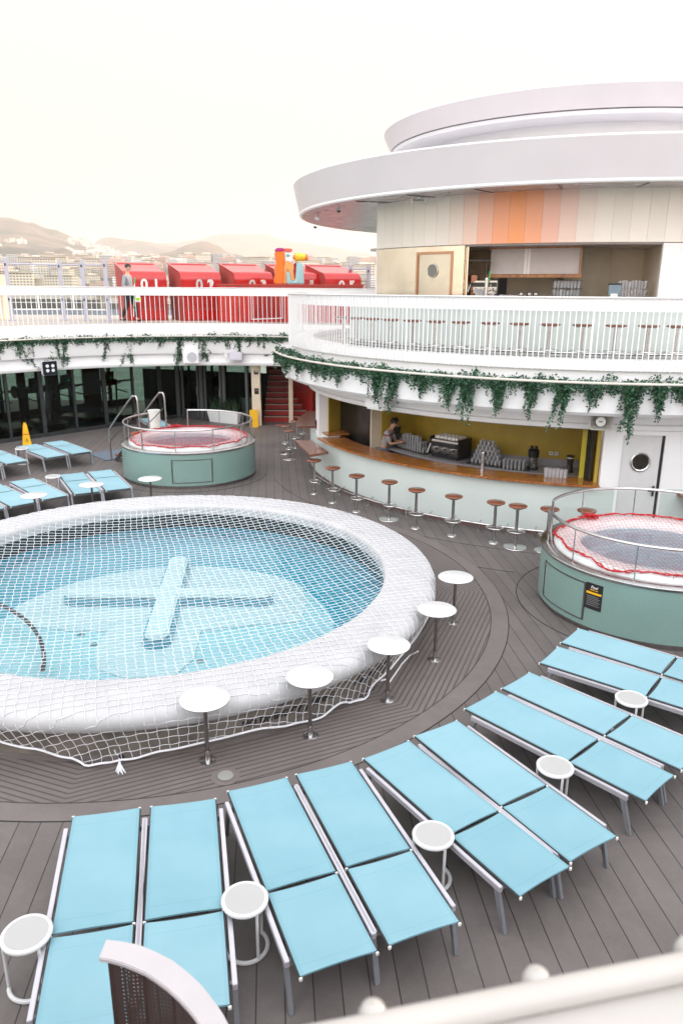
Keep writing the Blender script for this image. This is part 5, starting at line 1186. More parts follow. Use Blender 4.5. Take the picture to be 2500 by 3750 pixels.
# windbreak posts
PST = mat('windbreak_post_grey', (.44, .44, .52), .4, var=.04)
def post(p, ztop_, label):
    t = empty('windbreak_post', (p.x, p.y, 3.5), label, 'post'); h = ztop_ - 3.5
    MB().box((0, 0, h / 2), (.13, .13, h), R(20)).build('post', PST, t, bevel=.008); MB().box((0, 0, .02), (.24, .24, .03), R(20)).build('foot_plate', PST, t); 
    MB().box((0, -.07, h * .35), (.05, .03, .08), R(20)).build('clamp', DARKM, t); MB().box((0, -.07, h * .9), (.05, .03, .08), R(20)).build('clamp', DARKM, t)
    return p
PP = []
for i, (bx, by, tx_, ty, l) in enumerate([(48, 1192, 12, 945, 'grey windbreak post at the far left of the upper deck'), (238, 1180, 215, 953, 'grey windbreak post, left of the trio beside the cabanas'),
                                   (319, 1184, 297, 951, 'grey windbreak post, middle of the trio beside the cabanas'), (401, 1187, 381, 949, 'grey windbreak post touching the side of cabana 01'),
                                   (1195, 1170, 1190, 974, 'grey windbreak post behind cabana 05'), (1262, 1170, 1258, 977, 'grey windbreak post between cabana 05 and the bar drum, left one'),
                                   (1281, 1174, 1277, 970, 'grey windbreak post between cabana 05 and the bar drum, right one'), (1345, 1172, 1342, 973, 'grey windbreak post close to the bar drum edge')]):
    y = [26.6, 27.3, 27.0, 26.8, 30.5, 30.5, 29.5, 29.5][i]; p = atY(bx, by, y); zt = atY(tx_, ty, y).z; p.z = 3.5; PP.append((post(p, zt, l), zt))
def pane(i, j, label):
    (p, z1), (q, z2) = PP[i], PP[j]; d = q - p; c = (p + q) / 2; t = empty('windbreak', (c.x, c.y, 3.5), label, 'windbreak', rz=atan2(d.y, d.x)); L = d.length - .2
    MB().box((0, 0, .95), (L, .014, 1.5)).build('glass', GLASS, t, smooth=False); MB().tube([(-L / 2, 0, 1.72 + .15), (L / 2, 0, 1.72 + .15)], .03, 8).build('top_tube', PST, t); MB().tube([(-L / 2, 0, .38), (L / 2, 0, .38)], .022, 8).build('bottom_tube', WHITE, t)
pane(0, 1, 'glass windbreak pane between the leftmost post and the trio'); pane(1, 2, 'glass windbreak pane, left one between the trio of posts'); pane(2, 3, 'glass windbreak pane, right one between the trio of posts'); pane(5, 7, 'glass windbreak pane near the bar drum')
t = empty('perimeter_rail', (-8, 33.2, 3.5), 'low perimeter rail along the far edge of the upper deck', 'railing')
MB().tube([(-8, 0, .95), (14, 0, .95)], .02, 6).build('top_rail', WHITE, t); MB().tube([(-8, 0, .5), (14, 0, .5)], .012, 6).build('mid_rail', WHITE, t); MB().box((3, 0, .12), (22, .1, .24)).build('coaming', mat('blue_grey_coaming', (.22, .24, .28), .5), t)
for k in range(15): MB().box((-8 + 1.5 * k, 0, .48), (.05, .05, .95)).build('post', WHITE, t)
# cream deck locker at the far left
t = empty('deck_locker', atY(-5, 1130, 27.5).xy.to_3d() + V(0, 0, 3.5), 'cream deck locker at the far left edge of the upper deck', 'locker')
MB().box((0, 0, .75), (.6, .7, 1.5)).build('body', CREAM, t, bevel=.02); MB().box((.1, -.36, .8), (.34, .02, 1.2)).build('door', CUPW, t, bevel=.004)

# ================================================================ sculpture
def outline(pts, depth, m, name, parent, bevel=.03, y=0):
    n = len(pts); vs = [(x, y - depth / 2, z) for x, z in pts] + [(x, y + depth / 2, z) for x, z in pts]
    return MB().add(vs, [(k, (k + 1) % n, n + (k + 1) % n, n + k) for k in range(n)] + [tuple(range(n)), tuple(range(2 * n - 1, n - 1, -1))]).build(name, m, parent, bevel=bevel, ang=50)
# traced to real size: 1 px of the photo crop = .00142 m
def SX(x, z): return ((x - 650) * .00131, (1085 - z) * .00131)
p = atY(1057, 1045, 27.3); t = empty('sculpture', (p.x, p.y, 4.77), 'glossy toy like sculpture of orange, teal, yellow and magenta shapes on the red wall', 'sculpture', rz=R(12))
outline([SX(*q) for q in ((260, 1085), (255, 960), (300, 830), (275, 700), (320, 560), (300, 420), (288, 270), (330, 245), (510, 250), (545, 300), (540, 480), (510, 600), (520, 780), (500, 940), (500, 1085))], .34, ORANGE, 'wavy_hair', t, .035)
outline([SX(*q) for q in ((290, 265), (300, 210), (350, 180), (510, 178), (530, 215), (505, 262))], .36, MAGENTA, 'crown', t, .02)
outline([SX(*q) for q in ((515, 262), (520, 185), (720, 190), (755, 215), (720, 275))], .30, CORAL, 'fringe', t, .02)
outline([SX(*q) for q in ((520, 278), (745, 280), (760, 400), (770, 470), (740, 540), (545, 520))], .26, CUPW, 'face', t, .03)
q = SX(625, 360); MB().sphere((q[0], -.13, q[1]), .065, 18, 12, (1, .35, .75)).build('eye', mat('eye_green', (.12, .42, .38), .3), t)
MB().sphere((q[0] + .03, -.115, q[1] + .01), .10, 18, 12, (1, .25, .7)).build('eye_white', mat('eye_lilac', (.7, .66, .75), .4), t)
outline([SX(*q) for q in ((500, 1085), (510, 900), (505, 700), (545, 480), (600, 470), (640, 520), (740, 535), (790, 650), (770, 750), (800, 1000), (700, 1000), (655, 760), (610, 720), (580, 800), (580, 1085))], .28, PEACH, 'body', t, .03)
outline([SX(*q) for q in ((765, 600), (850, 520), (860, 760), (830, 960), (800, 985), (770, 800))], .22, mat('crimson_gloss', (.35, .0, .03), .25), 'scarf', t, .02)
outline([SX(*q) for q in ((580, 1085), (585, 780), (620, 725), (660, 770), (700, 1000), (790, 1010), (820, 900), (850, 560), (880, 530), (980, 535), (1015, 600), (1060, 1085))], .30, TEAL, 'arm', t, .04, y=-.03)
def barrel(x0, x1, zc, r0, r1, m, name):
    a = SX(x0, zc)[0]; b_ = SX(x1, zc)[0]; z = SX(0, zc)[1]
    o = MB().lathe([(.001, 0), (r0 * .85, 0), (r0, .02), (r1, b_ - a - .02), (r1 * .85, b_ - a), (.001, b_ - a)], seg=28).build(name, m, t, ang=50); o.rotation_euler = (0, R(90), 0); o.location = (a, -.05, z)
barrel(755, 890, 400, .065, .075, ORANGE, 'nozzle'); barrel(820, 1080, 395, .15, .125, YEL, 'barrel'); barrel(1075, 1160, 395, .11, .10, ORANGE, 'rear_cap')

# ================================================================ people
def skin(name, verts, edges, rad, m, parent, sub=2):
    me = bpy.data.meshes.new(name); me.from_pydata([tuple(v) for v in verts], edges, []); o = bpy.data.objects.new(name, me); col.objects.link(o)
    sm_ = o.modifiers.new('skin', 'SKIN'); sm_.use_smooth_shade = True; sb = o.modifiers.new('sub', 'SUBSURF'); sb.levels = sub; sb.render_levels = sub
    for i, r in enumerate(rad): me.skin_vertices[0].data[i].radius = (r, r) if not isinstance(r, tuple) else r
    me.skin_vertices[0].data[0].use_root = True
    dg = bpy.context.evaluated_depsgraph_get(); dg.update(); nm = bpy.data.meshes.new_from_object(o.evaluated_get(dg)); bpy.data.objects.remove(o)
    nm.materials.clear(); nm.materials.append(m); nm.polygons.foreach_set('use_smooth', [True] * len(nm.polygons))
    o = bpy.data.objects.new(name, nm); col.objects.link(o); o.parent = parent; return o
def person(loc, rz, label, J, shirt, trousers, long_sleeve=True, stripes=None):
    "J: joint dict in local metres, figure faces -Y"
    t = empty('person', loc, label, 'person', rz=rz)
    v = []; e = []; r = []; ix = {}
    def add(k, p, rad, par=None): ix[k] = len(v); v.append(V(*p)); r.append(rad); par and e.append((ix[par], ix[k]))
    pel, ch, nk, hd = V(*J['pelvis']), V(*J['chest']), V(*J['neck']), V(*J['head'])
    add('pel', pel, (.14, .10)); add('waist', pel.lerp(ch, .45), (.125, .09), 'pel'); add('ch', ch, (.155, .11), 'waist'); add('nk0', nk, .06, 'ch')
    add('nk1', nk.lerp(hd, .4), .052, 'nk0'); add('hd0', nk.lerp(hd, .72), (.068, .075), 'nk1'); add('hd', hd, (.076, .092), 'hd0'); add('hd1', hd + (hd - nk).normalized() * .075, (.06, .075), 'hd')
    fd = V(*J.get('look', (0, -1, 0))).normalized()
    for s in 'LR':
        sh, el_, wr = V(*J['sh' + s]), V(*J['el' + s]), V(*J['wr' + s]); add('sh' + s, sh, .058, 'ch'); add('ua' + s, sh.lerp(el_, .5), .048, 'sh' + s); add('el' + s, el_, .040, 'ua' + s); add('fa' + s, el_.lerp(wr, .5), .035, 'el' + s); add('wr' + s, wr, .024, 'fa' + s)
        d = (wr - el_).normalized(); sd = d.cross(V(0, 0, 1)).normalized(); add('pm' + s, wr + d * .05, (.036, .022), 'wr' + s)
        for q, (off, ln) in enumerate(((-.030, .065), (-.010, .078), (.010, .074), (.029, .058))):
            k = 'f%s%d' % (s, q); add(k, wr + d * .095 + sd * off, .010, 'pm' + s); add(k + 'b', wr + d * (.095 + ln * .6) + sd * off + V(0, 0, -.015), .008, k); add(k + 'c', wr + d * (.09 + ln * .75) + sd * off + V(0, 0, -.035), .007, k + 'b')
        add('th' + s, wr + d * .04 + sd * (.04 if s == 'L' else -.04), .011, 'pm' + s); add('thb' + s, wr + d * .075 + sd * (.055 if s == 'L' else -.055), .009, 'th' + s)
        hp_, kn_, an = V(*J['hp' + s]), V(*J['kn' + s]), V(*J['an' + s]); add('hp' + s, hp_, .085, 'pel'); add('tg' + s, hp_.lerp(kn_, .5), .072, 'hp' + s); add('kn' + s, kn_, .055, 'tg' + s); add('cf' + s, kn_.lerp(an, .4), .050, 'kn' + s); add('an' + s, an, .036, 'cf' + s)
        add('ft' + s, an + V(0, -.12, -.045), .035, 'an' + s)
    body = skin('body', v, e, r, SKIN, t)
    # nose, eyes, brows, ears, mouth on the head
    sd = fd.cross(V(0, 0, 1)).normalized(); hc = hd
    b = MB().add([hc + fd * .088 + V(0, 0, .012), hc + fd * .115 + V(0, 0, -.022), hc + fd * .088 + sd * .016 + V(0, 0, -.028), hc + fd * .088 - sd * .016 + V(0, 0, -.028)], [(0, 1, 2), (0, 3, 1), (1, 3, 2), (0, 2, 3)]); b.build('nose', SKIN, t)
    for s in (-1, 1):
        MB().sphere(hc + fd * .082 + sd * s * .030 + V(0, 0, .012), .011, 10, 8).build('eye', BLACK, t); MB().box(hc + fd * .088 + sd * s * .030 + V(0, 0, .030), (.030, .010, .006), atan2(sd.y, sd.x)).build('eyebrow', HAIR, t); MB().sphere(hc + sd * s * .078 + V(0, 0, -.005), .024, 10, 8, (.5, .8, 1.2)).build('ear', SKIN, t)
    MB().box(hc + fd * .086 + V(0, 0, -.050), (.042, .010, .010), atan2(sd.y, sd.x)).build('mouth', mat('lips', (.35, .12, .10), .5), t)
    hb_ = MB().sphere(hc + V(0, 0, .038) - fd * .012, .098, 24, 14, (.88, 1.02, .95)); 
    hb_.v = [tuple(Vector(q) + Vector((noise.noise(Vector(q) * 28), noise.noise(Vector(q) * 28 + Vector((5, 0, 0))), noise.noise(Vector(q) * 28 + Vector((0, 5, 0))))) * .012) if (Vector(q) - hc).dot(fd) < .055 or q[2] > hc.z + .055 else tuple(hc + (Vector(q) - hc) * .80) for q in hb_.v]
    hb_.build('hair', HAIR, t)
    # clothes: shells slightly larger than the body
    k = 1.16; sv = [pel + V(0, 0, .02), pel.lerp(ch, .45), ch, nk.lerp(ch, .35)]; se = [(0, 1), (1, 2), (2, 3)]; sr = [(.158, .118), (.145, .108), (.178, .128), .075]
    for s in 'LR':
        sh, el_, wr = V(*J['sh' + s]), V(*J['el' + s]), V(*J['wr' + s]); n0 = len(sv); end = (wr.lerp(el_, .12) if long_sleeve else el_.lerp(sh, .12))
        sv += [sh, sh.lerp(el_, .5)]; sr += [.072, .062]; se += [(2, n0), (n0, n0 + 1)]
        if long_sleeve: sv += [el_, end]; sr += [.052, .038]; se += [(n0 + 1, n0 + 2), (n0 + 2, n0 + 3)]
        else: sv += [end]; sr += [.060]; se += [(n0 + 1, n0 + 2)]
    skin('shirt', sv, se, sr, shirt, t)
    sv = [pel + V(0, 0, -.01)]; sr = [(.152, .115)]; se = []
    for s in 'LR':
        hp_, kn_, an = V(*J['hp' + s]), V(*J['kn' + s]), V(*J['an' + s]); n0 = len(sv); sv += [hp_, hp_.lerp(kn_, .5), kn_, kn_.lerp(an, .5), an.lerp(kn_, .08)]; sr += [.10, .088, .070, .064, .056]; se += [(0, n0)] + [(n0 + q, n0 + q + 1) for q in range(4)]
        MB().sphere(an + V(0, -.07, -.035), .05, 14, 10, (.9, 2.5, .75)).build('shoe', BLACK, t)
    skin('trousers', sv, se, sr, trousers, t)
    return t
J1_ = dict(pelvis=(0, 0, .98), chest=(.01, .0, 1.34), neck=(.0, -.02, 1.52), head=(0, -.05, 1.69), look=(-.75, -.7, -.05), shL=(.18, .0, 1.42), elL=(.21, -.02, 1.14), wrL=(.15, -.24, 1.02), shR=(-.17, .0, 1.42), elR=(-.22, .05, 1.13), wrR=(-.14, -.18, 1.0),
           hpL=(.09, 0, .92), knL=(.10, -.18, .50), anL=(.10, -.20, .09), hpR=(-.09, 0, .92), knR=(-.10, .02, .50), anR=(-.10, .26, .11))
p = atY(472, 1100, 26.3); pr_ = person((p.x, p.y, 3.5), R(78), 'man in grey shirt and black trousers walking behind the far railing, looking back', J1_, SHIRT, TROUS)
pr_.scale = (1.04, 1.04, 1.04)
p0 = atY(494, 1018, 26.1); p1 = atY(490, 1160, 26.1)
t = empty('scrubbing_brush', (p0.x, p0.y, 3.6), 'white pole with green grips held by the walking man', 'brush pole'); inv = Matrix.Translation(-t.location); q = p0 - p1
o = MB().tube([p1, p0], .014, 8).build('pole', WHITE, t); o.matrix_parent_inverse = inv
for f0, f1 in ((.86, 1.02), (.48, .53), (.22, .27)): o = MB().tube([p1 + q * f0, p1 + q * f1], .024, 8).build('grip', GREENG, t); o.matrix_parent_inverse = inv
p = atY(506, 1090, 26.05); t = empty('spray_bottle', p, 'white spray bottle with a lime label held by the walking man', 'bottle')
MB().lathe([(.001, -.14), (.075, -.14), (.085, -.12), (.085, .02), (.04, .08), (.025, .10), (.025, .14), (.001, .14)], seg=20).build('body', CUPW, t, ang=60); MB().lathe([(.087, -.09), (.087, .0)], seg=20).build('label', LIME, t); MB().box((0, -.03, .16), (.03, .1, .04)).build('trigger_head', CUPW, t, bevel=.005)
def stripemat():
    m = bpy.data.materials.new('striped_shirt'); m.use_nodes = True; n = m.node_tree; b = n.nodes['Principled BSDF']; b.inputs['Roughness'].default_value = .85
    g = n.nodes.new('ShaderNodeTexCoord'); s = n.nodes.new('ShaderNodeSeparateXYZ'); n.links.new(g.outputs['Object'], s.inputs[0])
    f = M_(n, 'LESS_THAN', M_(n, 'FRACT', M_(n, 'DIVIDE', s.outputs['Z'], .028)), .35); f2 = M_(n, 'LESS_THAN', M_(n, 'ABSOLUTE', M_(n, 'SUBTRACT', s.outputs['Z'], 1.30)), .018)
    n.links.new(mixc(n, f2, mixc(n, f, (.45, .43, .44), (.26, .24, .27)), (.25, .03, .05)), b.inputs['Base Color']); return m
J2_ = dict(pelvis=(0, 0.02, .96), chest=(0, -.08, 1.28), neck=(0, -.16, 1.44), head=(0, -.24, 1.57), look=(0, -.85, -.5), shL=(.17, -.10, 1.36), elL=(.22, -.20, 1.10), wrL=(.10, -.42, 1.12), shR=(-.17, -.10, 1.36), elR=(-.22, -.20, 1.10), wrR=(-.10, -.42, 1.14),
           hpL=(.09, .03, .90), knL=(.10, .0, .48), anL=(.10, .05, .09), hpR=(-.09, .03, .90), knR=(-.10, .0, .48), anR=(-.10, .05, .09))
bp_ = atY(1408, 1640, 17.75); person((bp_.x, 17.75, .0), R(70), 'man in a striped short sleeved shirt leaning over the machine behind the lower bar', J2_, stripemat(), JEANS, False)
# ================================================================ things behind and on the bars
def glass_obj():
    return MB().lathe([(.001, 0), (.026, 0), (.034, .11), (.032, .11), (.024, .008), (.001, .008)], seg=12).mesh('tumbler', TUMBLER, ang=50)
GM = glass_obj()
def tumbler(p, label, group, s=1.0, m=None):
    o = bpy.data.objects.new('drinking_glass', m or GM); col.objects.link(o); o.location = p; q = s * random.uniform(.86, 1.08); o.scale = (q, q, s * random.uniform(.9, 1.12)); o.rotation_euler = (random.gauss(0, .03), random.gauss(0, .03), random.random() * 3)
    tag(o, label, 'glass', group)
def pol(r, a, z): return arcpt(C, r, R(a), z)
for lv in range(3):
    for i in range(11 - lv * 2):
        for j in range(3 - (lv == 2)): tumbler(pol(5.45 - .09 * j, 209.9 + .95 * (i + lv), .955 + .125 * lv), 'clear glass stacked on the worktop left of the lower coffee machine', 'glasses left of the lower coffee machine')
for lv in range(5):
    n = 8 - lv
    for i in range(n):
        for j in range(3 if lv < 4 else 2): tumbler(pol(5.45 - .09 * j, 233.8 + .95 * (i + lv * .5), .955 + .10 * lv), 'clear glass in the tall dome stack behind the beer tap', 'glasses in the dome stack behind the beer tap')
for lv in range(2):
    for i in range(6):
        for j in range(3): tumbler(pol(5.6 - .085 * j, 241.9 + .85 * i, .955 + .10 * lv), 'upturned glass on the low tray right of the dome stack', 'glasses on the low tray', .85)
for i in range(6):
    for j in range(2): tumbler(pol(6.62 - .09 * j, 251.6 + .62 * i, 1.10), 'tall glass on the right end of the wooden bar counter', 'tall glasses on the right end of the counter', 1.5)
def tray(r0, r1, a0, a1, z, label):
    c_ = pol((r0 + r1) / 2, (a0 + a1) / 2, z); t = empty('tray', c_, label, 'tray'); inv = Matrix.Translation(-c_)
    o = MB().arcbox(C, r0, r1, z, z + .01, R(a0), R(a1), 12).build('base', BLACK, t); o.matrix_parent_inverse = inv; return t, inv
tray(5.2, 5.55, 209.5, 221, .951, 'black drip tray under the stacked glasses on the left'); tray(5.2, 5.62, 233, 247.5, .951, 'black drip tray under the dome stack of glasses')
t, inv = tray(6.1, 6.43, 243, 252, .995, 'perforated rubber bar mat behind the counter right of the tap'); b = MB()
for i in range(26):
    for j in range(4): b.cyl(pol(6.15 + .08 * j, 243.4 + .33 * i, 1.005), .012, .012, 6)
o = b.build('stud_pattern', GREYC, t); o.matrix_parent_inverse = inv
def machine(p, rz, label, s=1.0, cups=True):
    t = empty('coffee_machine', p, label, 'coffee machine', rz=rz)
    MB().box((0, 0, .24), (.72, .45, .30)).build('body', STEEL, t, bevel=.02); MB().box((0, 0, .05), (.70, .42, .10)).build('base', BLACK, t, bevel=.01)
    MB().box((0, -.235, .30), (.66, .03, .10)).build('control_panel', BLACK, t, bevel=.006); MB().box((.37, 0, .25), (.03, .48, .40)).build('side_panel', BLACK, t, bevel=.01); MB().box((-.37, 0, .25), (.03, .48, .40)).build('side_panel', BLACK, t, bevel=.01)
    for k in range(3):
        x = -.22 + .22 * k; MB().cyl((x, -.27, .17), .035, .06, 16).build('group_head', STEEL, t); MB().tube([(x, -.27, .17), (x, -.42, .15)], .012, 8).build('portafilter', BLACK, t)
    MB().tube([(-.33, -.26, .30), (-.36, -.34, .1)], .008, 6).build('steam_wand', STEEL, t)
    if cups:
        for r_ in range(3):
            o = MB().tube([(-.28, -.14 + .13 * r_, .44), (.30, -.14 + .13 * r_, .44)], .045, 12).build('cup_stack', CUPW, t)
            for k in range(6): MB().tube([(-.26 + .1 * k, -.14 + .13 * r_, .44), (-.25 + .1 * k, -.14 + .13 * r_, .44)], .047, 12).build('cup_edge', DARKM, o)
    t.scale = (s, s, s); return t
p = pol(5.30, 226.6, .952); machine(p, R(226.6) + pi / 2, 'steel coffee machine with cups stacked on top, behind the lower bar', 1.05)
p = pol(5.35, 209.0, .952); t = empty('coffee_grinder', p + V(-.1, 0, 0), 'black coffee grinder the striped shirt man leans over', 'grinder'); MB().box((0, 0, .16), (.22, .24, .32)).build('body', BLACK, t, bevel=.02); MB().cyl((0, 0, .32), .07, .16, 16, .11).build('hopper', DARKM, t); MB().box((0, -.14, .1), (.1, .1, .03)).build('spout', STEEL, t)
def urn(p, label, s):
    t = empty('drink_dispenser', p, label, 'dispenser'); MB().cyl((0, 0, 0), .10, .05, 24).build('base', BLACK, t); MB().cyl((0, 0, .05), .085, .18, 24, .08).build('body', STEEL, t); MB().cyl((0, 0, .23), .095, .13, 24, .105).build('collar', BLACK, t); MB().cyl((0, 0, .36), .10, .03, 24, .07).build('lid', BLACK, t)
    for q in (-1, 1): MB().cyl((q * .04, 0, .39), .03, .05, 14).build('knob', BLACK, t)
    MB().tube([(0, -.09, .10), (0, -.14, .09), (0, -.14, .06)], .012, 6).build('tap', STEEL, t); t.scale = (s, s, s)
urn(pol(5.40, 247.9, .952), 'tall black and steel drink dispenser behind the right half of the lower bar', 1.15)
t = empty('blender', pol(5.42, 255.9, .952), 'black blender at the right end of the lower back counter', 'blender'); MB().cyl((0, 0, 0), .08, .14, 20, .06).build('motor_base', BLACK, t); MB().cyl((0, 0, .14), .055, .17, 20, .075).build('jug', mat('dark_jug', (.06, .05, .05), .1), t); MB().cyl((0, 0, .31), .078, .05, 20).build('lid', BLACK, t); MB().cyl((0, 0, .305), .08, .018, 20).build('band', CUPW, t)
for a in (251.4, 252.7):
    p = pol(4.885, a, 1.22); t = empty('wall_socket', p, ('left' if a < 252 else 'right') + ' white wall socket on the mustard wall behind the lower bar', 'socket', rz=R(a) + pi / 2); MB().box((0, 0, 0), (.085, .012, .08)).build('plate', CUPW, t, bevel=.004); MB().box((0, -.008, .0), (.05, .006, .03)).build('slots', GREYC, t)
def tap(p, label, green, h=.36):
    t = empty('beer_tap', p, label, 'beer tap'); MB().cyl((0, 0, 0), .035, h, 20).build('column', STEEL, t); MB().cyl((0, 0, 0), .05, .012, 20).build('flange', STEEL, t); MB().cyl((0, 0, h), .036, .02, 20, .03).build('cap', STEEL, t)
    MB().tube([(0, 0, h * .75), (.09, .05, h * .75), (.09, .05, h * .62)], .01, 6).build('spout', STEEL, t); MB().tube([(.05, .03, h * .8), (.06, .03, h * .8 + (.22 if green else .09))], .014, 8).build('handle', GREENG if green else BLACK, t)
tap(pol(6.62, 240.6, 1.10), 'steel beer tap column standing on the lower wooden counter', False); tap(pol(6.38, 238.6, 4.46), 'steel beer tap with a green handle on the upper bar', True, .36)
# ice bucket and glass on the counter end
p = at(1166, 1574, 1.18); t = empty('ice_bucket', p, 'dark red glass jug with a bottle in it on the left end of the counter', 'jug'); MB().lathe([(.001, 0), (.06, 0), (.07, .02), (.09, .16), (.08, .26), (.075, .26), (.08, .15), (.06, .02), (.001, .01)], seg=24).build('jug', BOTTLER, t, ang=50); MB().tube([(-.02, 0, .1), (-.04, 0, .33)], .018, 10).build('bottle_neck', BLACK, t); MB().tube([(-.03, 0, .25), (-.038, 0, .31)], .021, 10).build('bottle_label', CREAM, t)
t = empty('wine_glass', at(1190, 1578, 1.18), 'stemmed wine glass beside the dark red jug', 'wine glass'); MB().lathe([(.001, 0), (.035, .002), (.005, .01), (.004, .09), (.03, .12), (.038, .17), (.03, .22)], seg=20).build('glass', TUMBLER, t)
t = empty('coaster', at(1163, 1571, 1.18) + V(-.04, .05, .002), 'pale square coaster by the dark red jug', 'coaster'); MB().box((0, 0, .003), (.09, .09, .006)).build('card', CUPW, t, bevel=.002)
# upper bar
p = pol(5.65, 236.0, 4.462); machine(p, R(234) + pi / 2, 'coffee machine with dark hoses at the left of the upper bar', .85, False)
t = empty('syrup_rack', pol(5.75, 233.2, 4.462), 'dark rack standing left of the upper coffee machine', 'rack'); MB().box((0, 0, .22), (.12, .2, .44)).build('frame', mat('copper_rack', (.35, .16, .10), .35, .7), t, bevel=.01); MB().box((.1, 0, .72), (.42, .22, .03)).build('shelf', BLACK, t); 
for q in (-.06, .25): MB().box((q, 0, .55), (.015, .015, .34)).build('strut', DARKM, t)
for i in range(7): tumbler(pol(6.3, 236.6 + .5 * i, 4.46), 'small clear glass on the upper bar beside the green handled tap', 'small glasses by the upper beer tap', 1.5 if i < 3 else .8)
for i in range(8): tumbler(pol(6.2, 240.6 + .45 * i, 4.46), 'small clear glass on the upper bar beside the green handled tap', 'small glasses by the upper beer tap', .6)
for lv in range(2):
    for i in range(8):
        for j in range(2): tumbler(pol(5.2 - .1 * j, 249.2 + .72 * i, 4.50 + .16 * lv), 'tall glass on the pale rack under the menu board', 'tall glasses under the menu board', 1.3)
for lv in range(2):
    for i in range(9): tumbler(pol(5.5, 262.2 + .62 * i, 4.50 + .15 * lv), 'tall glass in the rack at the right end of the upper bar', 'tall glasses at the right end of the upper bar', 1.3)
t = empty('bottle_shelf', pol(5.15, 251.7, 4.48), 'dark wire shelf holding the tall glasses under the menu board', 'shelf'); inv = Matrix.Translation(-t.location)
for z in (4.485, 4.645, 4.80): o = MB().arcbox(C, 5.05, 5.27, z, z + .01, R(248.6), R(255), 8).build('shelf', DARKM, t); o.matrix_parent_inverse = inv
t = empty('payment_tablet', pol(6.0, 260.4, 4.462), 'tablet till on a stand at the right of the upper bar', 'tablet'); MB().box((0, 0, .16), (.22, .02, .2), R(-10), .3).build('screen', mat('tablet_screen', (.25, .35, .42), .15), t, bevel=.008); MB().box((0, .05, .05), (.14, .12, .1)).build('stand', CUPW, t, bevel=.01); MB().box((0, .01, .27), (.24, .05, .04), R(-10)).build('hood', BLACK, t, bevel=.006)
t = empty('card_reader', pol(6.25, 245.2, 4.462), 'pair of small black card readers on the upper counter', 'card reader')
for q in (-.08, .08, .2): MB().box((q, 0, .08), (.09, .03, .09), 0, .5).build('reader', BLACK, t, bevel=.006); MB().box((q, -.018, .085), (.06, .006, .05), 0, .5).build('display', CUPW, t)
# ================================================================ speakers, floodlight, boxes
def facing(c, r, a, z, name, label, cat, inward=False): return empty(name, arcpt(c, r, R(a), z), label, cat, rz=R(a) + (pi / 2 if not inward else -pi / 2))
GRILL = mat('speaker_cloth_grey', (.50, .50, .54), .6, var=.1, vs=80)
t = facing(C, 7.30, 258.6, 2.36, 'horn_speaker', 'grey horn loudspeaker on the balcony fascia right of the lower bar opening', 'loudspeaker')
SPG = mat('speaker_beige_grey', (.42, .41, .37), .5)
b = MB(); w_, h_, n = .21, .15, 8
pts = [(-w_, -h_ + .05), (-w_ + .05, -h_), (w_ - .05, -h_), (w_, -h_ + .05), (w_, h_ - .05), (w_ - .05, h_), (-w_ + .05, h_), (-w_, h_ - .05)]
vs = [(x, -.14, z) for x, z in pts] + [(x * .5, .10, z * .5) for x, z in pts] + [(x * .88, -.14, z * .86) for x, z in pts] + [(x * .45, .04, z * .45) for x, z in pts]
b.add(vs, [(k, (k + 1) % n, n + (k + 1) % n, n + k) for k in range(n)] + [(k, 2 * n + k, 2 * n + (k + 1) % n, (k + 1) % n) for k in range(n)] + [(2 * n + k, 3 * n + k, 3 * n + (k + 1) % n, 2 * n + (k + 1) % n) for k in range(n)] + [tuple(3 * n + k for k in range(n))]).build('horn', SPG, t)
MB().tube([(0, -.10, 0), (0, .06, 0)], .085, 24).build('driver', CUPW, t); MB().box((0, -.105, 0), (.06, .01, .015)).build('badge', DARKM, t); MB().box((0, .15, 0), (.08, .16, .08)).build('bracket', SPG, t)
t = facing(C, 7.28, 222.6, 2.34, 'equipment_box', 'white rounded equipment box on the fascia above the bartender', 'equipment box'); MB().box((0, 0, 0), (.55, .28, .28)).build('housing', WHITE, t, bevel=.05); MB().tube([(.22, .15, .12), (.34, .2, .12)], .01).build('cable', CUPW, t)
t = facing(C3, 8.12, 131.5, 2.22, 'floodlight', 'square black floodlight with four round lamps on the far fascia', 'floodlight', True)
MB().box((0, 0, 0), (.46, .16, .44)).build('housing', WHITE, t, bevel=.04); f_ = MB().box((0, -.085, 0), (.45, .03, .42)).build('face', mat('floodlight_black_glass', (.012, .02, .035), .15), t, bevel=.035)
for x in (-.085, .085):
    for z in (-.07, .07): MB().tube([(x, -.10, z), (x, -.112, z)], .050, 24).build('lamp_lens', mat('lamp_lens_white', (.75, .75, .72), .3), t)
MB().box((0, .12, .2), (.1, .2, .05)).build('bracket', DARKM, t); MB().box((-.3, .05, .0), (.05, .05, .12)).build('side_clamp', SPG, t)
t = facing(C3, 8.10, 99.6, 2.42, 'wall_speaker', 'square pale loudspeaker with a round grille on the far fascia', 'loudspeaker', True)
MB().box((0, 0, 0), (.52, .22, .42)).build('cabinet', WHITE, t, bevel=.02); MB().tube([(.04, -.112, 0), (.04, -.118, 0)], .165, 32).build('grille', GRILL, t); MB().box((0, .16, 0), (.12, .14, .1)).build('bracket', SPG, t)
t = facing(C3, 8.10, 89.4, 2.44, 'fascia_box', 'small white box with a round siren on the far fascia near the stairs', 'equipment box', True)
MB().box((.05, 0, 0), (.44, .2, .28)).build('housing', mat('lavender_white', (.62, .61, .68), .4), t, bevel=.03); MB().tube([(-.28, .08, .02), (-.28, -.05, .02)], .07, 18).build('siren', CUPW, t)
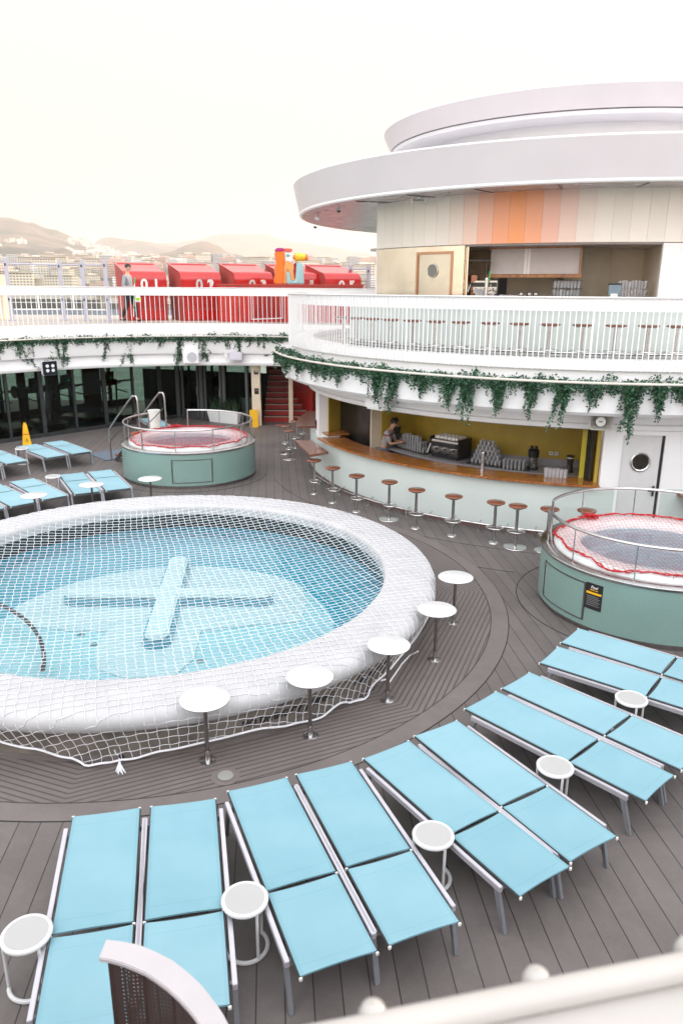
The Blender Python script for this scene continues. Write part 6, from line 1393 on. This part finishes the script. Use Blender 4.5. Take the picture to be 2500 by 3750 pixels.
p = atY(1085, 1372, 24.2); t = empty('awning_box', p, 'white angled fitting at the corner where the two balconies meet', 'fitting'); MB().box((0, 0, 0), (.62, .4, .22), rz=-.5).build('body', WHITE, t, bevel=.03); MB().box((.2, .1, -.12), (.2, .1, .05), rz=-.5).build('label_plate', SPG, t)
t = empty('lower_deck_sign', atY(1180, 1375, 19.0), 'small pipe elbow under the balcony lip at the left end of the bar', 'pipe'); MB().tube([(0, 0, 0), (.06, 0, -.02), (.09, 0, -.12)], .03, 10).build('elbow', CUPW, t)

# ================================================================ foreground rail and curved perforated wall
FG = mat('cream_rail_paint', (.44, .42, .40), .3, var=.02)
pts = [at(px, py, 3.65) for px, py in ((700, 3905), (1000, 3845), (1300, 3785), (1600, 3724), (1900, 3663), (2200, 3602), (2500, 3542), (2800, 3480))]
t = empty('foreground_railing', pts[3], 'blurred white handrail close to the camera at the bottom right', 'railing'); inv = Matrix.Translation(-t.location)
o = MB().tube(pts, .0200, 20).build('handrail', FG, t, ang=60); o.matrix_parent_inverse = inv
a_, b_ = pts[0] + V(.0, -.012, -.02), pts[-1] + V(0, -.012, -.02)
o = MB().add([a_, b_, b_ + V(.05, -.30, -.10), a_ + V(.05, -.30, -.10), a_ + V(0, 0, -.02), b_ + V(0, 0, -.02), b_ + V(.05, -.30, -.12), a_ + V(.05, -.30, -.12)], [(0, 1, 2, 3), (4, 7, 6, 5), (0, 4, 5, 1), (2, 6, 7, 3), (0, 3, 7, 4), (1, 5, 6, 2)]).build('panel', FG, t, smooth=False); o.matrix_parent_inverse = inv
for px, py in ((1365, 3715), (1963, 3590), (2520, 3478)):
    p = at(px, py, 3.652) ; o = MB().lathe([(.020, -.06), (.020, .0), (.016, .012), (.008, .018), (.001, .019)], (p.x, p.y, p.z), 20).build('stud', FG, t, ang=60); o.matrix_parent_inverse = inv
PF = bpy.data.materials.new('perforated_brown_metal'); PF.use_nodes = True; n = PF.node_tree; b_ = n.nodes['Principled BSDF']; b_.inputs['Base Color'].default_value = (.085, .055, .050, 1); b_.inputs['Roughness'].default_value = .4; b_.inputs['Metallic'].default_value = .3
uvn = n.nodes.new('ShaderNodeUVMap'); s_ = n.nodes.new('ShaderNodeSeparateXYZ'); n.links.new(uvn.outputs[0], s_.inputs[0])
u_ = M_(n, 'DIVIDE', s_.outputs['X'], .020); v_ = M_(n, 'DIVIDE', s_.outputs['Y'], .020); v_ = M_(n, 'ADD', v_, M_(n, 'MULTIPLY', M_(n, 'MODULO', M_(n, 'FLOOR', u_), 2), .5))
du = M_(n, 'SUBTRACT', M_(n, 'FRACT', u_), .5); dv = M_(n, 'SUBTRACT', M_(n, 'FRACT', v_), .5)
hole = M_(n, 'LESS_THAN', M_(n, 'ADD', M_(n, 'MULTIPLY', du, du), M_(n, 'MULTIPLY', dv, dv)), .045)
solid = M_(n, 'LESS_THAN', M_(n, 'FRACT', M_(n, 'DIVIDE', s_.outputs['X'], .16)), .28); hole = M_(n, 'MULTIPLY', hole, M_(n, 'SUBTRACT', 1.0, solid))
n.links.new(M_(n, 'SUBTRACT', 1.0, hole), b_.inputs['Alpha'])
sc1 = lambda q: at(q[0] * .829, 2700 + q[1] * .829, 2.0)
oo = [sc1(q) for q in ((470, 890), (540, 898), (620, 915), (690, 945), (760, 980), (822, 1028), (880, 1080), (922, 1130), (960, 1180), (988, 1223), (1010, 1266), (1035, 1325), (1052, 1390))]
ii = [sc1(q) for q in ((435, 975), (490, 984), (540, 998), (590, 1018), (640, 1040), (690, 1073), (740, 1110), (787, 1153), (830, 1200), (858, 1235), (882, 1272), (905, 1325), (925, 1390))]
t = empty('curved_screen', oo[6], 'curved perforated brown metal screen with a broad pale cap at the bottom left', 'screen'); inv = Matrix.Translation(-t.location); n_ = len(oo)
vs = oo + ii + [p - V(0, 0, .022) for p in oo] + [p - V(0, 0, .022) for p in ii]
fs = [(k, k + 1, n_ + k + 1, n_ + k) for k in range(n_ - 1)] + [(2 * n_ + k, 3 * n_ + k, 3 * n_ + k + 1, 2 * n_ + k + 1) for k in range(n_ - 1)] + [(k, 2 * n_ + k, 2 * n_ + k + 1, k + 1) for k in range(n_ - 1)] + [(n_ + k, n_ + k + 1, 3 * n_ + k + 1, 3 * n_ + k) for k in range(n_ - 1)] + [(0, n_, 3 * n_, 2 * n_), (n_ - 1, 3 * n_ - 1, 4 * n_ - 1, 2 * n_ - 1)]
o = MB().add(vs, fs).build('cap', mat('pale_cap_paint', (.50, .47, .485), .4, var=.03), t, bevel=.004); o.matrix_parent_inverse = inv
wp = [ii[k].lerp(oo[k], .10) for k in range(n_)]; wp[0] = ii[0].lerp(ii[1], .75); fine = []
for k in range(n_ - 1):
    for j in range(6): fine.append(wp[k].lerp(wp[k + 1], j / 6))
fine.append(wp[-1]); me = bpy.data.meshes.new('perforated_sheet'); vs = []; L = 0; uvs = []
for k, p in enumerate(fine):
    if k: L += (p - fine[k - 1]).length
    d = (fine[min(k + 1, len(fine) - 1)] - fine[max(k - 1, 0)]).normalized(); nn2 = V(-d.y, d.x, 0) * (.008 if (L / .08) % 2 < 1 else 0)
    for z in (1.98, .05): vs.append((p.x + nn2.x, p.y + nn2.y, z)); uvs.append((L, z))
me.from_pydata(vs, [], [(2 * k, 2 * k + 1, 2 * k + 3, 2 * k + 2) for k in range(len(fine) - 1)]); u = me.uv_layers.new(name='UVMap')
for l in me.loops: u.data[l.index].uv = uvs[l.vertex_index]
me.materials.append(PF); o = bpy.data.objects.new('perforated_sheet', me); col.objects.link(o); o.parent = t; o.matrix_parent_inverse = inv
sm_ = o.modifiers.new('thickness', 'SOLIDIFY'); sm_.thickness = .003
